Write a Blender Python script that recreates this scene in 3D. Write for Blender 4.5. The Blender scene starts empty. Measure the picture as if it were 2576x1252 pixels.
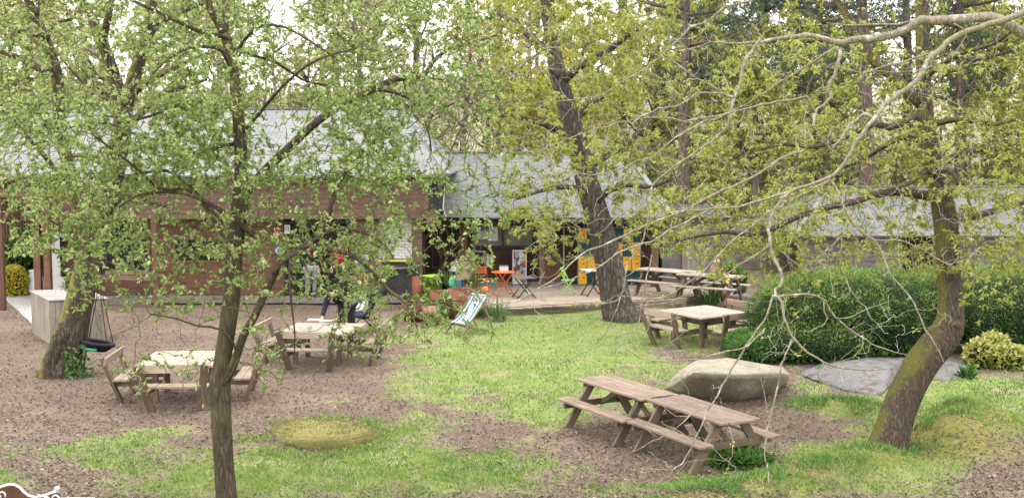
import bpy, bmesh, math, random
import numpy as np
from mathutils import Vector, Matrix, noise as mnoise
R = math.radians
rng = np.random.default_rng(7)
random.seed(7)
scene = bpy.context.scene
COL = scene.collection

# ---------------------------------------------------------------- camera geometry
H, F, CX, CY, HY = 5.67, 3000.0, 1288.0, 626.0, 352.0
PITCH = math.atan((CY - HY) / F)
SP, CP = math.sin(PITCH), math.cos(PITCH)

def ray(px, py):
    r = (px - CX) / F
    u = (CY - py) / F
    return Vector((r, CP + u * SP, -SP + u * CP))

def D(px, py, Y):
    d = ray(px, py)
    k = Y / d.y
    return Vector((d.x * k, Y, H + d.z * k))

def G(px, py, z=0.0):
    d = ray(px, py)
    k = (z - H) / d.z
    return Vector((d.x * k, d.y * k, z))

def project(P):
    P = np.asarray(P, float)
    x, y, z = P[:, 0], P[:, 1], P[:, 2] - H
    dep = y * CP - z * SP
    up = y * SP + z * CP
    dep = np.maximum(dep, 0.01)
    return CX + F * x / dep, CY - F * up / dep

# ---------------------------------------------------------------- object helpers
def link(o, parent=None):
    COL.objects.link(o)
    if parent is not None:
        o.parent = parent
    return o

def tag(o, label=None, cat=None, group=None, kind=None):
    if label: o['label'] = label
    if cat: o['category'] = cat
    if group: o['group'] = group
    if kind: o['kind'] = kind
    return o

def thing(name, label, cat, loc=(0, 0, 0), rz=0.0, group=None):
    o = bpy.data.objects.new(name, None)
    o.empty_display_size = 0.2
    link(o)
    o.location = loc
    o.rotation_euler = (0, 0, rz)
    return tag(o, label, cat, group)

def dup(root, loc, rz, label=None, scale=None):
    def rec(o, parent):
        c = o.copy()
        link(c, parent)
        for ch in o.children:
            rec(ch, c)
        return c
    c = rec(root, None)
    c.location = loc
    c.rotation_euler = (0, 0, rz)
    if label: c['label'] = label
    if scale: c.scale = scale if not isinstance(scale, (int, float)) else (scale,) * 3
    return c

# ---------------------------------------------------------------- mesh builder (metric UVs along the grain)
class MB:
    def __init__(s):
        s.v, s.f, s.uv, s.sm = [], [], [], []
    def quadset(s, pts, faces, uvs, smooth=False):
        b = len(s.v)
        s.v += [tuple(p) for p in pts]
        for f, u in zip(faces, uvs):
            s.f.append(tuple(b + i for i in f))
            s.uv += u
            s.sm.append(smooth)
        return s
    def bar(s, p0, p1, w, t, up=(0, 0, 1), taper=1.0):
        """board from p0 to p1, w across (perpendicular to up), t thick along up"""
        p0, p1, up = Vector(p0), Vector(p1), Vector(up)
        d = p1 - p0
        L = d.length
        d.normalize()
        side = d.cross(up)
        if side.length < 1e-5:
            side = d.cross(Vector((1, 0, 0)))
        side.normalize()
        n = side.cross(d)
        r = random.random() * 40
        pts = []
        for p, k in ((p0, 1.0), (p1, taper)):
            for a, b in ((-1, -1), (1, -1), (1, 1), (-1, 1)):
                pts.append(p + side * (a * w * k / 2) + n * (b * t * k / 2))
        fs = [(0, 1, 5, 4), (1, 2, 6, 5), (2, 3, 7, 6), (3, 0, 4, 7), (3, 2, 1, 0), (4, 5, 6, 7)]
        us = []
        o = 0
        for i, wd in enumerate((w, t, w, t)):
            us.append([(r, r + o), (r, r + o + wd), (r + L, r + o + wd), (r + L, r + o)])
            o += wd
        us += [[(r, r), (r + .02, r), (r + .02, r + w), (r, r + w)]] * 2
        return s.quadset(pts, fs, us)
    def box(s, c, size, rz=0.0):
        c = Vector(c)
        sx, sy, sz = size
        cs, sn = math.cos(rz), math.sin(rz)
        X, Y, Z = Vector((cs, sn, 0)), Vector((-sn, cs, 0)), Vector((0, 0, 1))
        if sx >= sy and sx >= sz:
            return s.bar(c - X * sx / 2, c + X * sx / 2, sy, sz, Z)
        if sy >= sx and sy >= sz:
            return s.bar(c - Y * sy / 2, c + Y * sy / 2, sx, sz, Z)
        return s.bar(c - Z * sz / 2, c + Z * sz / 2, sx, sy, Y)
    def tube(s, pts, radii, n=8, cap=True):
        pts = [Vector(p) for p in pts]
        K = len(pts)
        if isinstance(radii, (int, float)): radii = [radii] * K
        ref = None
        rings = []
        r0 = random.random() * 20
        L = 0
        base = len(s.v)
        us = []
        for i, p in enumerate(pts):
            t = (pts[min(i + 1, K - 1)] - pts[max(i - 1, 0)])
            if t.length < 1e-9: t = Vector((0, 0, 1))
            t.normalize()
            if ref is None:
                ref = t.cross(Vector((0.31, 0.84, 0.17)))
                if ref.length < .05: ref = t.cross(Vector((1, 0, 0)))
            ref = (ref - t * ref.dot(t)).normalized()
            b = t.cross(ref)
            if i: L += (p - pts[i - 1]).length
            us.append(L)
            for k in range(n):
                a = 2 * math.pi * k / n
                s.v.append(tuple(p + (ref * math.cos(a) + b * math.sin(a)) * radii[i]))
        for i in range(K - 1):
            for k in range(n):
                k2 = (k + 1) % n
                a0, a1 = base + i * n, base + (i + 1) * n
                s.f.append((a0 + k, a0 + k2, a1 + k2, a1 + k))
                cu = 2 * math.pi * radii[0] / n
                s.uv += [(r0 + us[i], r0 + k * cu), (r0 + us[i], r0 + (k + 1) * cu), (r0 + us[i + 1], r0 + (k + 1) * cu), (r0 + us[i + 1], r0 + k * cu)]
                s.sm.append(True)
        if cap:
            for i, rev in ((0, True), (K - 1, False)):
                ids = [base + i * n + k for k in range(n)]
                if rev: ids.reverse()
                s.f.append(tuple(ids))
                s.uv += [(r0, r0)] * n
                s.sm.append(False)
        return s
    def lathe(s, prof, c=(0, 0, 0), n=20, sx=1.0, sy=1.0):
        c = Vector(c)
        base = len(s.v)
        for r, z in prof:
            for k in range(n):
                a = 2 * math.pi * k / n
                s.v.append((c.x + r * sx * math.cos(a), c.y + r * sy * math.sin(a), c.z + z))
        for i in range(len(prof) - 1):
            for k in range(n):
                k2 = (k + 1) % n
                a0, a1 = base + i * n, base + (i + 1) * n
                s.f.append((a0 + k, a0 + k2, a1 + k2, a1 + k))
                u0, u1 = k / n, (k + 1) / n
                s.uv += [(u0, prof[i][1]), (u1, prof[i][1]), (u1, prof[i + 1][1]), (u0, prof[i + 1][1])]
                s.sm.append(True)
        return s
    def poly(s, pts, uv=None):
        b = len(s.v)
        s.v += [tuple(p) for p in pts]
        s.f.append(tuple(range(b, b + len(pts))))
        s.uv += uv if uv else [(p[0], p[1]) for p in pts]
        s.sm.append(False)
        return s
    def slab(s, pts, t, down=(0, 0, -1)):
        """flat polygon pts with thickness t towards down"""
        dn = Vector(down) * t
        n = len(pts)
        lo = [Vector(p) + dn for p in pts]
        s.poly(pts)
        s.poly(list(reversed(lo)))
        for i in range(n):
            j = (i + 1) % n
            s.poly([pts[i], lo[i], lo[j], pts[j]], [(0, 0), (0, t), (1, t), (1, 0)])
        return s
    def build(s, name, m, parent=None, bevel=0.0, loc=None):
        me = bpy.data.meshes.new(name)
        me.from_pydata(s.v, [], s.f)
        me.uv_layers.new(name='UVMap')
        me.uv_layers[0].data.foreach_set('uv', np.array(s.uv, dtype=np.float32).ravel())
        me.polygons.foreach_set('use_smooth', s.sm)
        if m: me.materials.append(m)
        me.update()
        o = bpy.data.objects.new(name, me)
        link(o, parent)
        if loc is not None: o.location = loc
        if bevel:
            b = o.modifiers.new('bevel', 'BEVEL')
            b.width = bevel
            b.segments = 2
            b.limit_method = 'ANGLE'
        return o

def np_mesh(name, verts, quads, m, parent=None, smooth=False, attrs=None, uv=None):
    """quads (N,4) or (N,3) arrays"""
    me = bpy.data.meshes.new(name)
    verts = np.asarray(verts, np.float32)
    quads = np.asarray(quads, np.int32)
    n, k = quads.shape
    me.vertices.add(len(verts))
    me.vertices.foreach_set('co', verts.ravel())
    me.loops.add(n * k)
    me.loops.foreach_set('vertex_index', quads.ravel())
    me.polygons.add(n)
    me.polygons.foreach_set('loop_start', np.arange(0, n * k, k, dtype=np.int32))
    me.polygons.foreach_set('loop_total', np.full(n, k, np.int32))
    me.polygons.foreach_set('use_smooth', np.full(n, smooth))
    me.update(calc_edges=True)
    if attrs:
        for an, av in attrs.items():
            a = me.attributes.new(an, 'FLOAT', 'POINT')
            a.data.foreach_set('value', np.asarray(av, np.float32))
    if uv is not None:
        me.uv_layers.new(name='UVMap')
        me.uv_layers[0].data.foreach_set('uv', np.asarray(uv, np.float32).ravel())
    if m: me.materials.append(m)
    me.validate()
    o = bpy.data.objects.new(name, me)
    return link(o, parent)

# ---------------------------------------------------------------- materials
class NT:
    def __init__(s, name):
        s.m = bpy.data.materials.new(name)
        s.m.use_nodes = True
        s.t = s.m.node_tree
        s.bsdf = s.t.nodes['Principled BSDF']
        s.out = s.t.nodes['Material Output']
    def n(s, typ, **kw):
        nd = s.t.nodes.new(typ)
        for k, v in kw.items():
            if k in nd.inputs.keys() if hasattr(nd.inputs, 'keys') else False:
                nd.inputs[k].default_value = v
            else:
                setattr(nd, k, v)
        return nd
    def l(s, a, b):
        s.t.links.new(a, b)
    def coord(s, kind='Object', scale=(1, 1, 1)):
        tc = s.n('ShaderNodeTexCoord')
        mp = s.n('ShaderNodeMapping')
        mp.inputs['Scale'].default_value = scale
        s.l(tc.outputs[kind], mp.inputs['Vector'])
        return mp.outputs['Vector']
    def noise(s, vec, scale=5, detail=4, rough=.55, dist=0):
        nd = s.n('ShaderNodeTexNoise')
        nd.inputs['Scale'].default_value = scale
        nd.inputs['Detail'].default_value = detail
        nd.inputs['Roughness'].default_value = rough
        nd.inputs['Distortion'].default_value = dist
        if vec is not None: s.l(vec, nd.inputs['Vector'])
        return nd.outputs['Fac']
    def ramp(s, fac, stops):
        nd = s.n('ShaderNodeValToRGB')
        e = nd.color_ramp.elements
        while len(e) < len(stops): e.new(.5)
        for el, (p, c) in zip(e, stops):
            el.position = p
            el.color = (*c, 1) if len(c) == 3 else c
        s.l(fac, nd.inputs['Fac'])
        return nd.outputs['Color']
    def mix(s, fac, a, b, mode='MIX'):
        nd = s.n('ShaderNodeMix', data_type='RGBA', blend_type=mode)
        for sock, val in ((nd.inputs[0], fac), (nd.inputs[6], a), (nd.inputs[7], b)):
            if hasattr(val, 'is_output'): s.l(val, sock)
            elif isinstance(val, (int, float)): sock.default_value = val
            else: sock.default_value = (*val, 1)
        return nd.outputs[2]
    def bump(s, h, strength=.4, dist=.02):
        nd = s.n('ShaderNodeBump')
        nd.inputs['Strength'].default_value = strength
        nd.inputs['Distance'].default_value = dist
        s.l(h, nd.inputs['Height'])
        s.l(nd.outputs['Normal'], s.bsdf.inputs['Normal'])
        return nd
    def base(s, c, rough=.7, metal=0.0, spec=.5):
        if hasattr(c, 'is_output'): s.l(c, s.bsdf.inputs['Base Color'])
        else: s.bsdf.inputs['Base Color'].default_value = (*c, 1)
        s.bsdf.inputs['Roughness'].default_value = rough
        s.bsdf.inputs['Metallic'].default_value = metal
        s.bsdf.inputs['Specular IOR Level'].default_value = spec
        return s

MAT = {}
def scl(c, k): return tuple(min(1, x * k) for x in c)

def m_wood(name, c, var=.35, rough=.75, grain=1.0):
    """timber, grain along U; each board has its own offset so boards differ"""
    t = NT(name)
    big = t.noise(t.coord('UV', (.35, 1.3, 1)), 2.2, 2)
    gr = t.noise(t.coord('UV', (1.6, 42, 1)), 2.0 * grain, 5, .65, .3)
    stain = t.noise(t.coord('Object', (1, 1, 1)), 2.4, 6, .7)
    col = t.ramp(gr, [(.25, scl(c, 1 - var)), (.62, c), (.85, scl(c, 1 + var * .5))])
    col = t.mix(.55, col, t.ramp(big, [(.3, scl(c, .6)), (.5, c), (.72, scl(c, 1.3))]))
    col = t.mix(t.ramp(stain, [(.42, (0, 0, 0)), (.7, (.75,) * 3)]), col, tuple(.55 * x + .45 * y for x, y in zip(scl(c, .55), (sum(c) / 3 * .5,) * 3)))
    kn = t.n('ShaderNodeTexVoronoi', feature='F1'); kn.inputs['Scale'].default_value = 1
    t.l(t.coord('UV', (1.7, 7, 1)), kn.inputs['Vector'])
    col = t.mix(t.ramp(kn.outputs['Distance'], [(.05, (.75,) * 3), (.14, (0, 0, 0))]), col, scl(c, .35))
    oi = t.n('ShaderNodeObjectInfo')                     # every board is weathered a little differently
    tint = t.ramp(oi.outputs['Random'], [(0, (.80, .80, .82)), (.5, (1, 1, 1)), (1, (1.12, 1.08, 1.02))])
    col = t.mix(1.0, col, tint, 'MULTIPLY')
    t.base(col, rough, spec=.3)
    t.bump(gr, .5, .008)
    MAT[name] = t.m
    return t.m

def m_plain(name, c, rough=.6, metal=0.0, var=.12, scale=6, bump=0.0, spec=.4):
    t = NT(name)
    f = t.noise(t.coord('Object'), scale, 5, .6)
    t.base(t.ramp(f, [(.3, scl(c, 1 - var)), (.7, scl(c, 1 + var))]), rough, metal, spec)
    if bump: t.bump(t.noise(t.coord('Object'), scale * 6, 4), bump, .01)
    MAT[name] = t.m
    return t.m

def m_leaf(name, stops, trans=.35, rough=.55):
    """leaf colour picked per leaf by attribute rnd, with some light passing through"""
    t = NT(name)
    at = t.n('ShaderNodeAttribute', attribute_name='rnd')
    col = t.ramp(at.outputs['Fac'], stops)
    t.base(col, rough, spec=.25)
    tr = t.n('ShaderNodeBsdfTranslucent')
    t.l(col, tr.inputs['Color'])
    mx = t.n('ShaderNodeMixShader')
    mx.inputs[0].default_value = trans
    t.l(t.bsdf.outputs[0], mx.inputs[1])
    t.l(tr.outputs[0], mx.inputs[2])
    t.l(mx.outputs[0], t.out.inputs['Surface'])
    MAT[name] = t.m
    return t.m

def m_bark(name, c, moss=None, furrow=1.0, scale=1.0, lichen=None, mossamt=.5, side=0.0):
    t = NT(name)
    v = t.coord('Object', (9 * scale, 9 * scale, 1.6 * scale))
    fr = t.noise(v, 1.6, 6, .65, .6)
    vo = t.n('ShaderNodeTexVoronoi', feature='DISTANCE_TO_EDGE')
    vo.inputs['Scale'].default_value = 1.5
    ve = t.n('ShaderNodeVectorMath', operation='ADD')
    t.l(v, ve.inputs[0])
    nz = t.n('ShaderNodeTexNoise'); nz.inputs['Scale'].default_value = 1.5
    t.l(v, nz.inputs['Vector'])
    t.l(nz.outputs['Color'], ve.inputs[1])
    t.l(ve.outputs[0], vo.inputs['Vector'])
    crack = t.ramp(vo.outputs['Distance'], [(.0, (0, 0, 0)), (.22, (1, 1, 1))])
    col = t.ramp(fr, [(.28, scl(c, .5)), (.55, c), (.8, scl(c, 1.5))])
    col = t.mix(.75 * furrow if furrow <= 1 else .75, col, t.mix(crack, scl(c, .25), col))
    pn = t.noise(t.coord('Object'), 1.4, 5, .6)
    if lichen:
        ln = t.noise(t.coord('Object'), 7, 4, .6)
        col = t.mix(t.ramp(ln, [(.56, (0, 0, 0)), (.66, (.75,) * 3)]), col, lichen)
    if moss:
        if side:                                  # moss keeps to the damp side of the trunk
            ge = t.n('ShaderNodeNewGeometry'); sx = t.n('ShaderNodeSeparateXYZ'); t.l(ge.outputs['Normal'], sx.inputs[0])
            mm = t.n('ShaderNodeMath', operation='MULTIPLY_ADD'); t.l(sx.outputs['X'], mm.inputs[0]); mm.inputs[1].default_value = -side; t.l(pn, mm.inputs[2]); pn = mm.outputs[0]
        col = t.mix(t.ramp(pn, [(.6 - .3 * mossamt, (0, 0, 0)), (.75 - .2 * mossamt, (.9,) * 3)]), col, moss)
    t.base(col, .9, spec=.15)
    hs = t.n('ShaderNodeMath', operation='ADD')
    t.l(crack, hs.inputs[0]); t.l(fr, hs.inputs[1])
    t.bump(hs.outputs[0], .8 * furrow, .04)
    MAT[name] = t.m
    return t.m

# timber
m_wood('tabletop_pale', (.50, .41, .32), .3)  # bleached boards; light from above is also painted into this paler tone
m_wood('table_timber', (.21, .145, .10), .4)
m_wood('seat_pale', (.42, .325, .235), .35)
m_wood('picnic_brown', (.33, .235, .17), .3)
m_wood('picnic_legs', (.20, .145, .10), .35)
m_wood('deck_boards', (.56, .45, .34), .2)
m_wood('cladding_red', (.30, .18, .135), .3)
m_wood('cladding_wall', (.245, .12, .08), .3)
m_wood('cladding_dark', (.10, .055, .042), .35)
m_wood('cladding_tan', (.34, .22, .15), .3)
m_wood('post_brown', (.20, .125, .085), .35)
m_wood('post_red', (.24, .12, .075), .3)
m_wood('board_grey', (.36, .325, .30), .3)
m_wood('board_mauve', (.38, .315, .29), .3)
m_wood('box_grey', (.33, .275, .215), .35)
m_wood('carved_wood', (.44, .32, .21), .35)
m_wood('chair_wood', (.34, .27, .21), .3)
m_wood('pine_fence', (.36, .27, .18), .3)
# bark
m_bark('bark_young', (.13, .10, .07), (.16, .145, .06), .7, 1.4, None, .3)
m_bark('bark_old', (.14, .108, .08), (.24, .22, .06), .9, 1.0, None, .15, .3)
m_bark('bark_furrowed', (.18, .15, .12), None, 1.0, .9)
m_bark('bark_oak', (.165, .125, .09), (.18, .165, .045), .9, 1.6, None, .08, .26)
m_bark('bark_limb', (.34, .285, .21), (.26, .24, .11), .5, 2.0, (.58, .56, .52), .3)
m_bark('twig_pale', (.50, .45, .37), (.33, .30, .18), .3, 2.0, (.66, .64, .60), .3)
m_bark('twig_brown', (.15, .115, .075), (.17, .15, .06), .3, 2.0, None, .4)
m_bark('bark_pine', (.23, .165, .135), None, .9, .7)
m_bark('bark_grey', (.27, .23, .19), None, .7, .7)
# leaves
m_leaf('leaf_spring', [(0, (.14, .20, .055)), (.4, (.28, .375, .10)), (.78, (.43, .52, .19)), (1, (.64, .71, .40))], .48)
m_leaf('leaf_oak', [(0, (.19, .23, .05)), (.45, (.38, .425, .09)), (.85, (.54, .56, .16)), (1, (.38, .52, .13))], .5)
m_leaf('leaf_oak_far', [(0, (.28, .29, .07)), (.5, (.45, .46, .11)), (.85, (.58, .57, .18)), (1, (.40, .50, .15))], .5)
m_leaf('leaf_wood', [(0, (.24, .28, .10)), (.5, (.42, .45, .18)), (1, (.60, .60, .30))], .5)
m_leaf('leaf_lime', [(0, (.30, .30, .05)), (.5, (.55, .52, .10)), (1, (.70, .66, .18))], .45)
m_leaf('needle', [(0, (.045, .075, .05)), (.6, (.085, .125, .08)), (1, (.15, .19, .12))], .15)
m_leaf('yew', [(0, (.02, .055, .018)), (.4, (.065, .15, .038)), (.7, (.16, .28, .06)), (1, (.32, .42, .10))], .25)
m_leaf('fern', [(0, (.05, .13, .03)), (.6, (.11, .24, .05)), (1, (.2, .36, .08))], .3)
m_leaf('blade_plant', [(0, (.05, .12, .03)), (.6, (.12, .23, .06)), (1, (.30, .42, .16))], .3)
m_leaf('variegated', [(0, (.12, .2, .04)), (.45, (.35, .38, .06)), (1, (.66, .62, .25))], .3)
m_leaf('grass_blade', [(0, (.12, .22, .045)), (.45, (.25, .38, .085)), (.8, (.40, .48, .15)), (1, (.54, .50, .26))], .3)
m_leaf('litter', [(0, (.06, .042, .03)), (.5, (.20, .15, .112)), (.9, (.34, .275, .215)), (1, (.48, .43, .36))], .0, .9)
m_leaf('dry_brush', [(0, (.36, .30, .22)), (.6, (.56, .49, .37)), (1, (.70, .64, .50))], .3, .9)
m_leaf('moss_tuft', [(0, (.16, .155, .05)), (.5, (.31, .285, .10)), (1, (.46, .42, .20))], .2, .9)
m_leaf('yellow_flower', [(0, (.3, .33, .04)), (.5, (.65, .55, .05)), (1, (.75, .65, .15))], .3)
# plain
m_plain('glass_dark', (.035, .036, .034), .12, 0, .3, 2)
m_plain('glass_tan', (.22, .20, .16), .15, 0, .35, 1.5)
m_plain('frame_dark', (.025, .025, .027), .4)
m_plain('metal_grey', (.30, .30, .31), .4, .6)
m_plain('zinc', (.42, .42, .43), .35, .7)
m_plain('white_paint', (.74, .73, .71), .55, 0, .05)
m_plain('paper', (.72, .71, .69), .8, 0, .04)
m_plain('ink', (.06, .06, .07), .8)
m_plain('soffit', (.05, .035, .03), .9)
m_plain('concrete', (.52, .49, .44), .85, 0, .12, 3, .2)
m_plain('concrete_dark', (.25, .215, .18), .9, 0, .2, 3, .2)
m_plain('matt_black', (.02, .02, .02), .9)
m_plain('recess_grey', (.07, .068, .065), .9, 0, .4, 3)
m_plain('orange', (.75, .17, .035), .45, 0, .06)
m_plain('lime', (.36, .68, .07), .45, 0, .06)
m_plain('apple_green', (.33, .66, .20), .45, 0, .06)
m_plain('dark_metal', (.05, .05, .055), .45, .3)
m_plain('locker_yellow', (.85, .42, .02), .4, 0, .05)
m_plain('locker_teal', (.012, .075, .082), .4, 0, .1)
m_plain('locker_grey', (.22, .23, .24), .5)
m_plain('corten', (.24, .085, .045), .6, .1, .3, 4, .15)
m_plain('corten_dark', (.15, .065, .045), .6, .1, .3, 4, .15)
m_plain('copper', (.30, .145, .10), .4, .4, .25, 4)
m_plain('soil', (.07, .05, .035), .95, 0, .3, 12, .5)
m_plain('skin', (.52, .33, .25), .55, 0, .06)
m_plain('skin_pale', (.62, .42, .34), .55, 0, .06)
m_plain('hair_dark', (.025, .018, .014), .6, 0, .4, 30)
m_plain('hair_brown', (.08, .045, .025), .6, 0, .4, 30)
m_plain('navy_cloth', (.022, .025, .038), .9, 0, .3, 20, .3)
m_plain('charcoal_cloth', (.03, .03, .033), .9, 0, .3, 20, .3)
m_plain('jeans', (.045, .075, .17), .9, 0, .25, 30, .3)
m_plain('grey_cloth', (.30, .30, .33), .9, 0, .2, 15, .3)
m_plain('red_cloth', (.42, .045, .03), .9, 0, .3, 12, .3)
m_plain('pale_cloth', (.60, .61, .65), .9, 0, .2, 14, .3)
m_plain('shoe', (.03, .028, .03), .7)
m_plain('pram_black', (.014, .015, .018), .7)
m_plain('swing_black', (.022, .018, .03), .8, 0, .2, 20, .2)
m_plain('swing_green', (.06, .33, .17), .6)
m_plain('rope', (.06, .045, .035), .9)
m_plain('white_plastic', (.78, .78, .78), .4, 0, .03)
m_plain('black_plastic', (.015, .015, .016), .4)
m_plain('blue_plastic', (.03, .20, .35), .5)
m_plain('green_plastic', (.12, .55, .25), .5)
m_plain('sign_blue', (.14, .26, .36), .5)
m_plain('sign_red', (.45, .07, .05), .5)
m_plain('slate_trim', (.22, .22, .225), .75)
m_plain('bronze', (.16, .075, .045), .35, .3, .25, 8)
m_plain('metal_highlight', (.80, .80, .80), .3, .3, .05)  # near-white tone paints the highlight on the bench's brown metal edges
m_plain('pumpkin', (.85, .33, .08), .5)
m_plain('beige_wall', (.55, .50, .45), .8)
m_plain('yellow_paint', (.85, .62, .12), .5)

def m_rock(name, c, moss=None, amt=.5):
    t = NT(name)
    a = t.noise(t.coord('Object'), 2.2, 8, .62)
    b = t.noise(t.coord('Object'), 16, 6, .7)
    col = t.ramp(a, [(.3, scl(c, .55)), (.5, c), (.72, scl(c, 1.35))])
    col = t.mix(.4, col, t.ramp(b, [(.35, scl(c, .5)), (.65, scl(c, 1.3))]))
    if moss:
        g = t.noise(t.coord('Object'), 3.2, 7, .65)
        mc = t.mix(b, scl(moss, .6), scl(moss, 1.35))
        col = t.mix(t.ramp(g, [(.62 - .4 * amt, (0, 0, 0)), (.72 - .4 * amt, (1, 1, 1))]), col, mc)
    t.base(col, .92, spec=.2)
    s = t.n('ShaderNodeMath', operation='ADD')
    t.l(a, s.inputs[0]); t.l(b, s.inputs[1])
    t.bump(s.outputs[0], .7, .05)
    MAT[name] = t.m
m_rock('boulder', (.37, .325, .25), (.30, .265, .17), .22)
m_rock('slab_rock', (.215, .212, .205), (.15, .115, .09), .25)
m_rock('moss_rock', (.27, .225, .16), (.31, .275, .10), .72)

def m_slate(name, c, rough=.42):
    t = NT(name)
    br = t.n('ShaderNodeTexBrick')
    br.offset = .5
    br.inputs['Scale'].default_value = 1
    br.inputs['Brick Width'].default_value = .34
    br.inputs['Row Height'].default_value = .19
    br.inputs['Mortar Size'].default_value = .012
    br.inputs['Mortar Smooth'].default_value = .3
    br.inputs['Color1'].default_value = (*scl(c, .86), 1)
    br.inputs['Color2'].default_value = (*scl(c, 1.14), 1)
    br.inputs['Mortar'].default_value = (*scl(c, .35), 1)
    uv = t.coord('UV')
    wob = t.n('ShaderNodeVectorMath', operation='ADD')
    nz = t.n('ShaderNodeTexNoise'); nz.inputs['Scale'].default_value = 1.3
    t.l(uv, nz.inputs['Vector'])
    mm = t.n('ShaderNodeVectorMath', operation='SCALE'); mm.inputs['Scale'].default_value = .035
    t.l(nz.outputs['Color'], mm.inputs[0])
    t.l(uv, wob.inputs[0]); t.l(mm.outputs[0], wob.inputs[1])
    t.l(wob.outputs[0], br.inputs['Vector'])
    st = t.noise(uv, .8, 6, .65)
    col = t.mix(t.ramp(st, [(.48, (0, 0, 0)), (.75, (.55,) * 3)]), br.outputs['Color'], (.30, .29, .22))
    t.base(col, rough, spec=.18)
    inv = t.n('ShaderNodeMath', operation='SUBTRACT'); inv.inputs[0].default_value = 1
    t.l(br.outputs['Fac'], inv.inputs[1])
    t.bump(inv.outputs[0], .6, .02)
    MAT[name] = t.m
m_slate('slate', (.165, .17, .165), .68)
m_slate('slate_pale', (.215, .215, .215), .62)

def m_stripes(name):
    t = NT(name)
    sx = t.n('ShaderNodeSeparateXYZ')
    t.l(t.coord('UV'), sx.inputs[0])
    r = t.n('ShaderNodeValToRGB')
    r.color_ramp.interpolation = 'CONSTANT'
    W, B = (.80, .81, .82, 1), (.05, .22, .38, 1)
    stops = [(0, W), (.13, B), (.29, W), (.40, B), (.46, W), (.58, B), (.64, W), (.74, B), (.89, W)]
    e = r.color_ramp.elements
    while len(e) < len(stops): e.new(.5)
    for el, (p, c) in zip(e, stops):
        el.position = p; el.color = c
    t.l(sx.outputs['X'], r.inputs['Fac'])
    t.base(r.outputs['Color'], .9)
    MAT[name] = t.m
m_stripes('striped_canvas')

def m_poster(name, stops, seed=0.0):
    t = NT(name)
    v = t.coord('Object', (3.1, 3.1, 2.3))
    ad = t.n('ShaderNodeVectorMath', operation='ADD'); ad.inputs[1].default_value = (seed, seed, seed)
    t.l(v, ad.inputs[0])
    vo = t.n('ShaderNodeTexVoronoi'); vo.inputs['Scale'].default_value = 2.2
    t.l(ad.outputs[0], vo.inputs['Vector'])
    sp = t.n('ShaderNodeSeparateColor')
    t.l(vo.outputs['Color'], sp.inputs[0])
    r = t.n('ShaderNodeValToRGB'); r.color_ramp.interpolation = 'CONSTANT'
    e = r.color_ramp.elements
    while len(e) < len(stops): e.new(.5)
    for el, (p, c) in zip(e, stops):
        el.position = p; el.color = (*c, 1)
    t.l(sp.outputs[0], r.inputs['Fac'])
    t.base(r.outputs['Color'], .4)
    MAT[name] = t.m
m_poster('poster_menu', [(0, (.35, .05, .04)), (.25, (.6, .55, .5)), (.42, (.25, .35, .55)), (.6, (.10, .07, .08)), (.75, (.7, .35, .1)), (.88, (.65, .62, .3))])
m_poster('poster_bright', [(0, (.75, .50, .06)), (.35, (.8, .62, .12)), (.55, (.10, .25, .5)), (.7, (.75, .74, .7)), (.85, (.6, .10, .07)), (.93, (.3, .4, .12))], 3.3)
# ================================================================ world, sun, camera
EXPOSURE = 1.55
w = bpy.data.worlds.new("World")
scene.world = w
w.use_nodes = True
nt = w.node_tree
bg = nt.nodes['Background']
sky = nt.nodes.new('ShaderNodeTexSky')
sky.sky_type = 'NISHITA'
sky.sun_disc = False
SUN_EL, SUN_AZ = R(60), R(-62)
sky.sun_elevation = SUN_EL
sky.sun_rotation = SUN_AZ
sky.air_density = 1.0
sky.dust_density = 4.0
sky.ozone_density = 0.6
mixw = nt.nodes.new('ShaderNodeMix')
mixw.data_type = 'RGBA'
mixw.inputs[0].default_value = .86          # closed white cloud cover over the clear sky
nt.links.new(sky.outputs[0], mixw.inputs[6])
mixw.inputs[7].default_value = (12.5, 12.4, 12.3, 1)
nt.links.new(mixw.outputs[2], bg.inputs['Color'])
bg.inputs['Strength'].default_value = .1
sun = bpy.data.lights.new('sun', 'SUN')
sun.energy = 1.6
sun.angle = R(14)
sun.color = (1, .955, .89)
so = link(bpy.data.objects.new('sun', sun))
# direction towards the sun: high over the roofs, a little to the left
sd = Vector((math.sin(SUN_AZ) * math.cos(SUN_EL), math.cos(SUN_AZ) * math.cos(SUN_EL), math.sin(SUN_EL)))
so.rotation_euler = sd.to_track_quat('Z', 'Y').to_euler()

cam = bpy.data.cameras.new('camera')
cam.sensor_width = 36
cam.lens = 36 * F / 2576
cam.clip_end = 2000
co = link(bpy.data.objects.new('camera', cam))
co.location = (0, 0, H)
co.rotation_euler = (math.pi / 2 - PITCH, 0, 0)
scene.camera = co
vs = scene.view_settings
vs.view_transform = 'Standard'
vs.look = 'None'
vs.exposure = EXPOSURE
vs.gamma = 1
vs.use_curve_mapping = False

# ================================================================ ground
def seg_gauss(x, y, pts, sig):
    best = np.full(x.shape, 1e9)
    for (x0, y0), (x1, y1) in zip(pts[:-1], pts[1:]):
        dx, dy = x1 - x0, y1 - y0
        t = np.clip(((x - x0) * dx + (y - y0) * dy) / (dx * dx + dy * dy), 0, 1)
        best = np.minimum(best, (x - x0 - t * dx) ** 2 + (y - y0 - t * dy) ** 2)
    return np.exp(-best / (2 * sig * sig))

RIDGE = [tuple(G(a, b)[:2]) for a, b in ((1580, 1305), (1780, 1272), (1960, 1232), (2200, 1160), (2360, 1125), (2440, 1070))]
HUM = [tuple(G(a, b)[:2]) for a, b in ((2040, 1050), (2150, 1048))]

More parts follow.
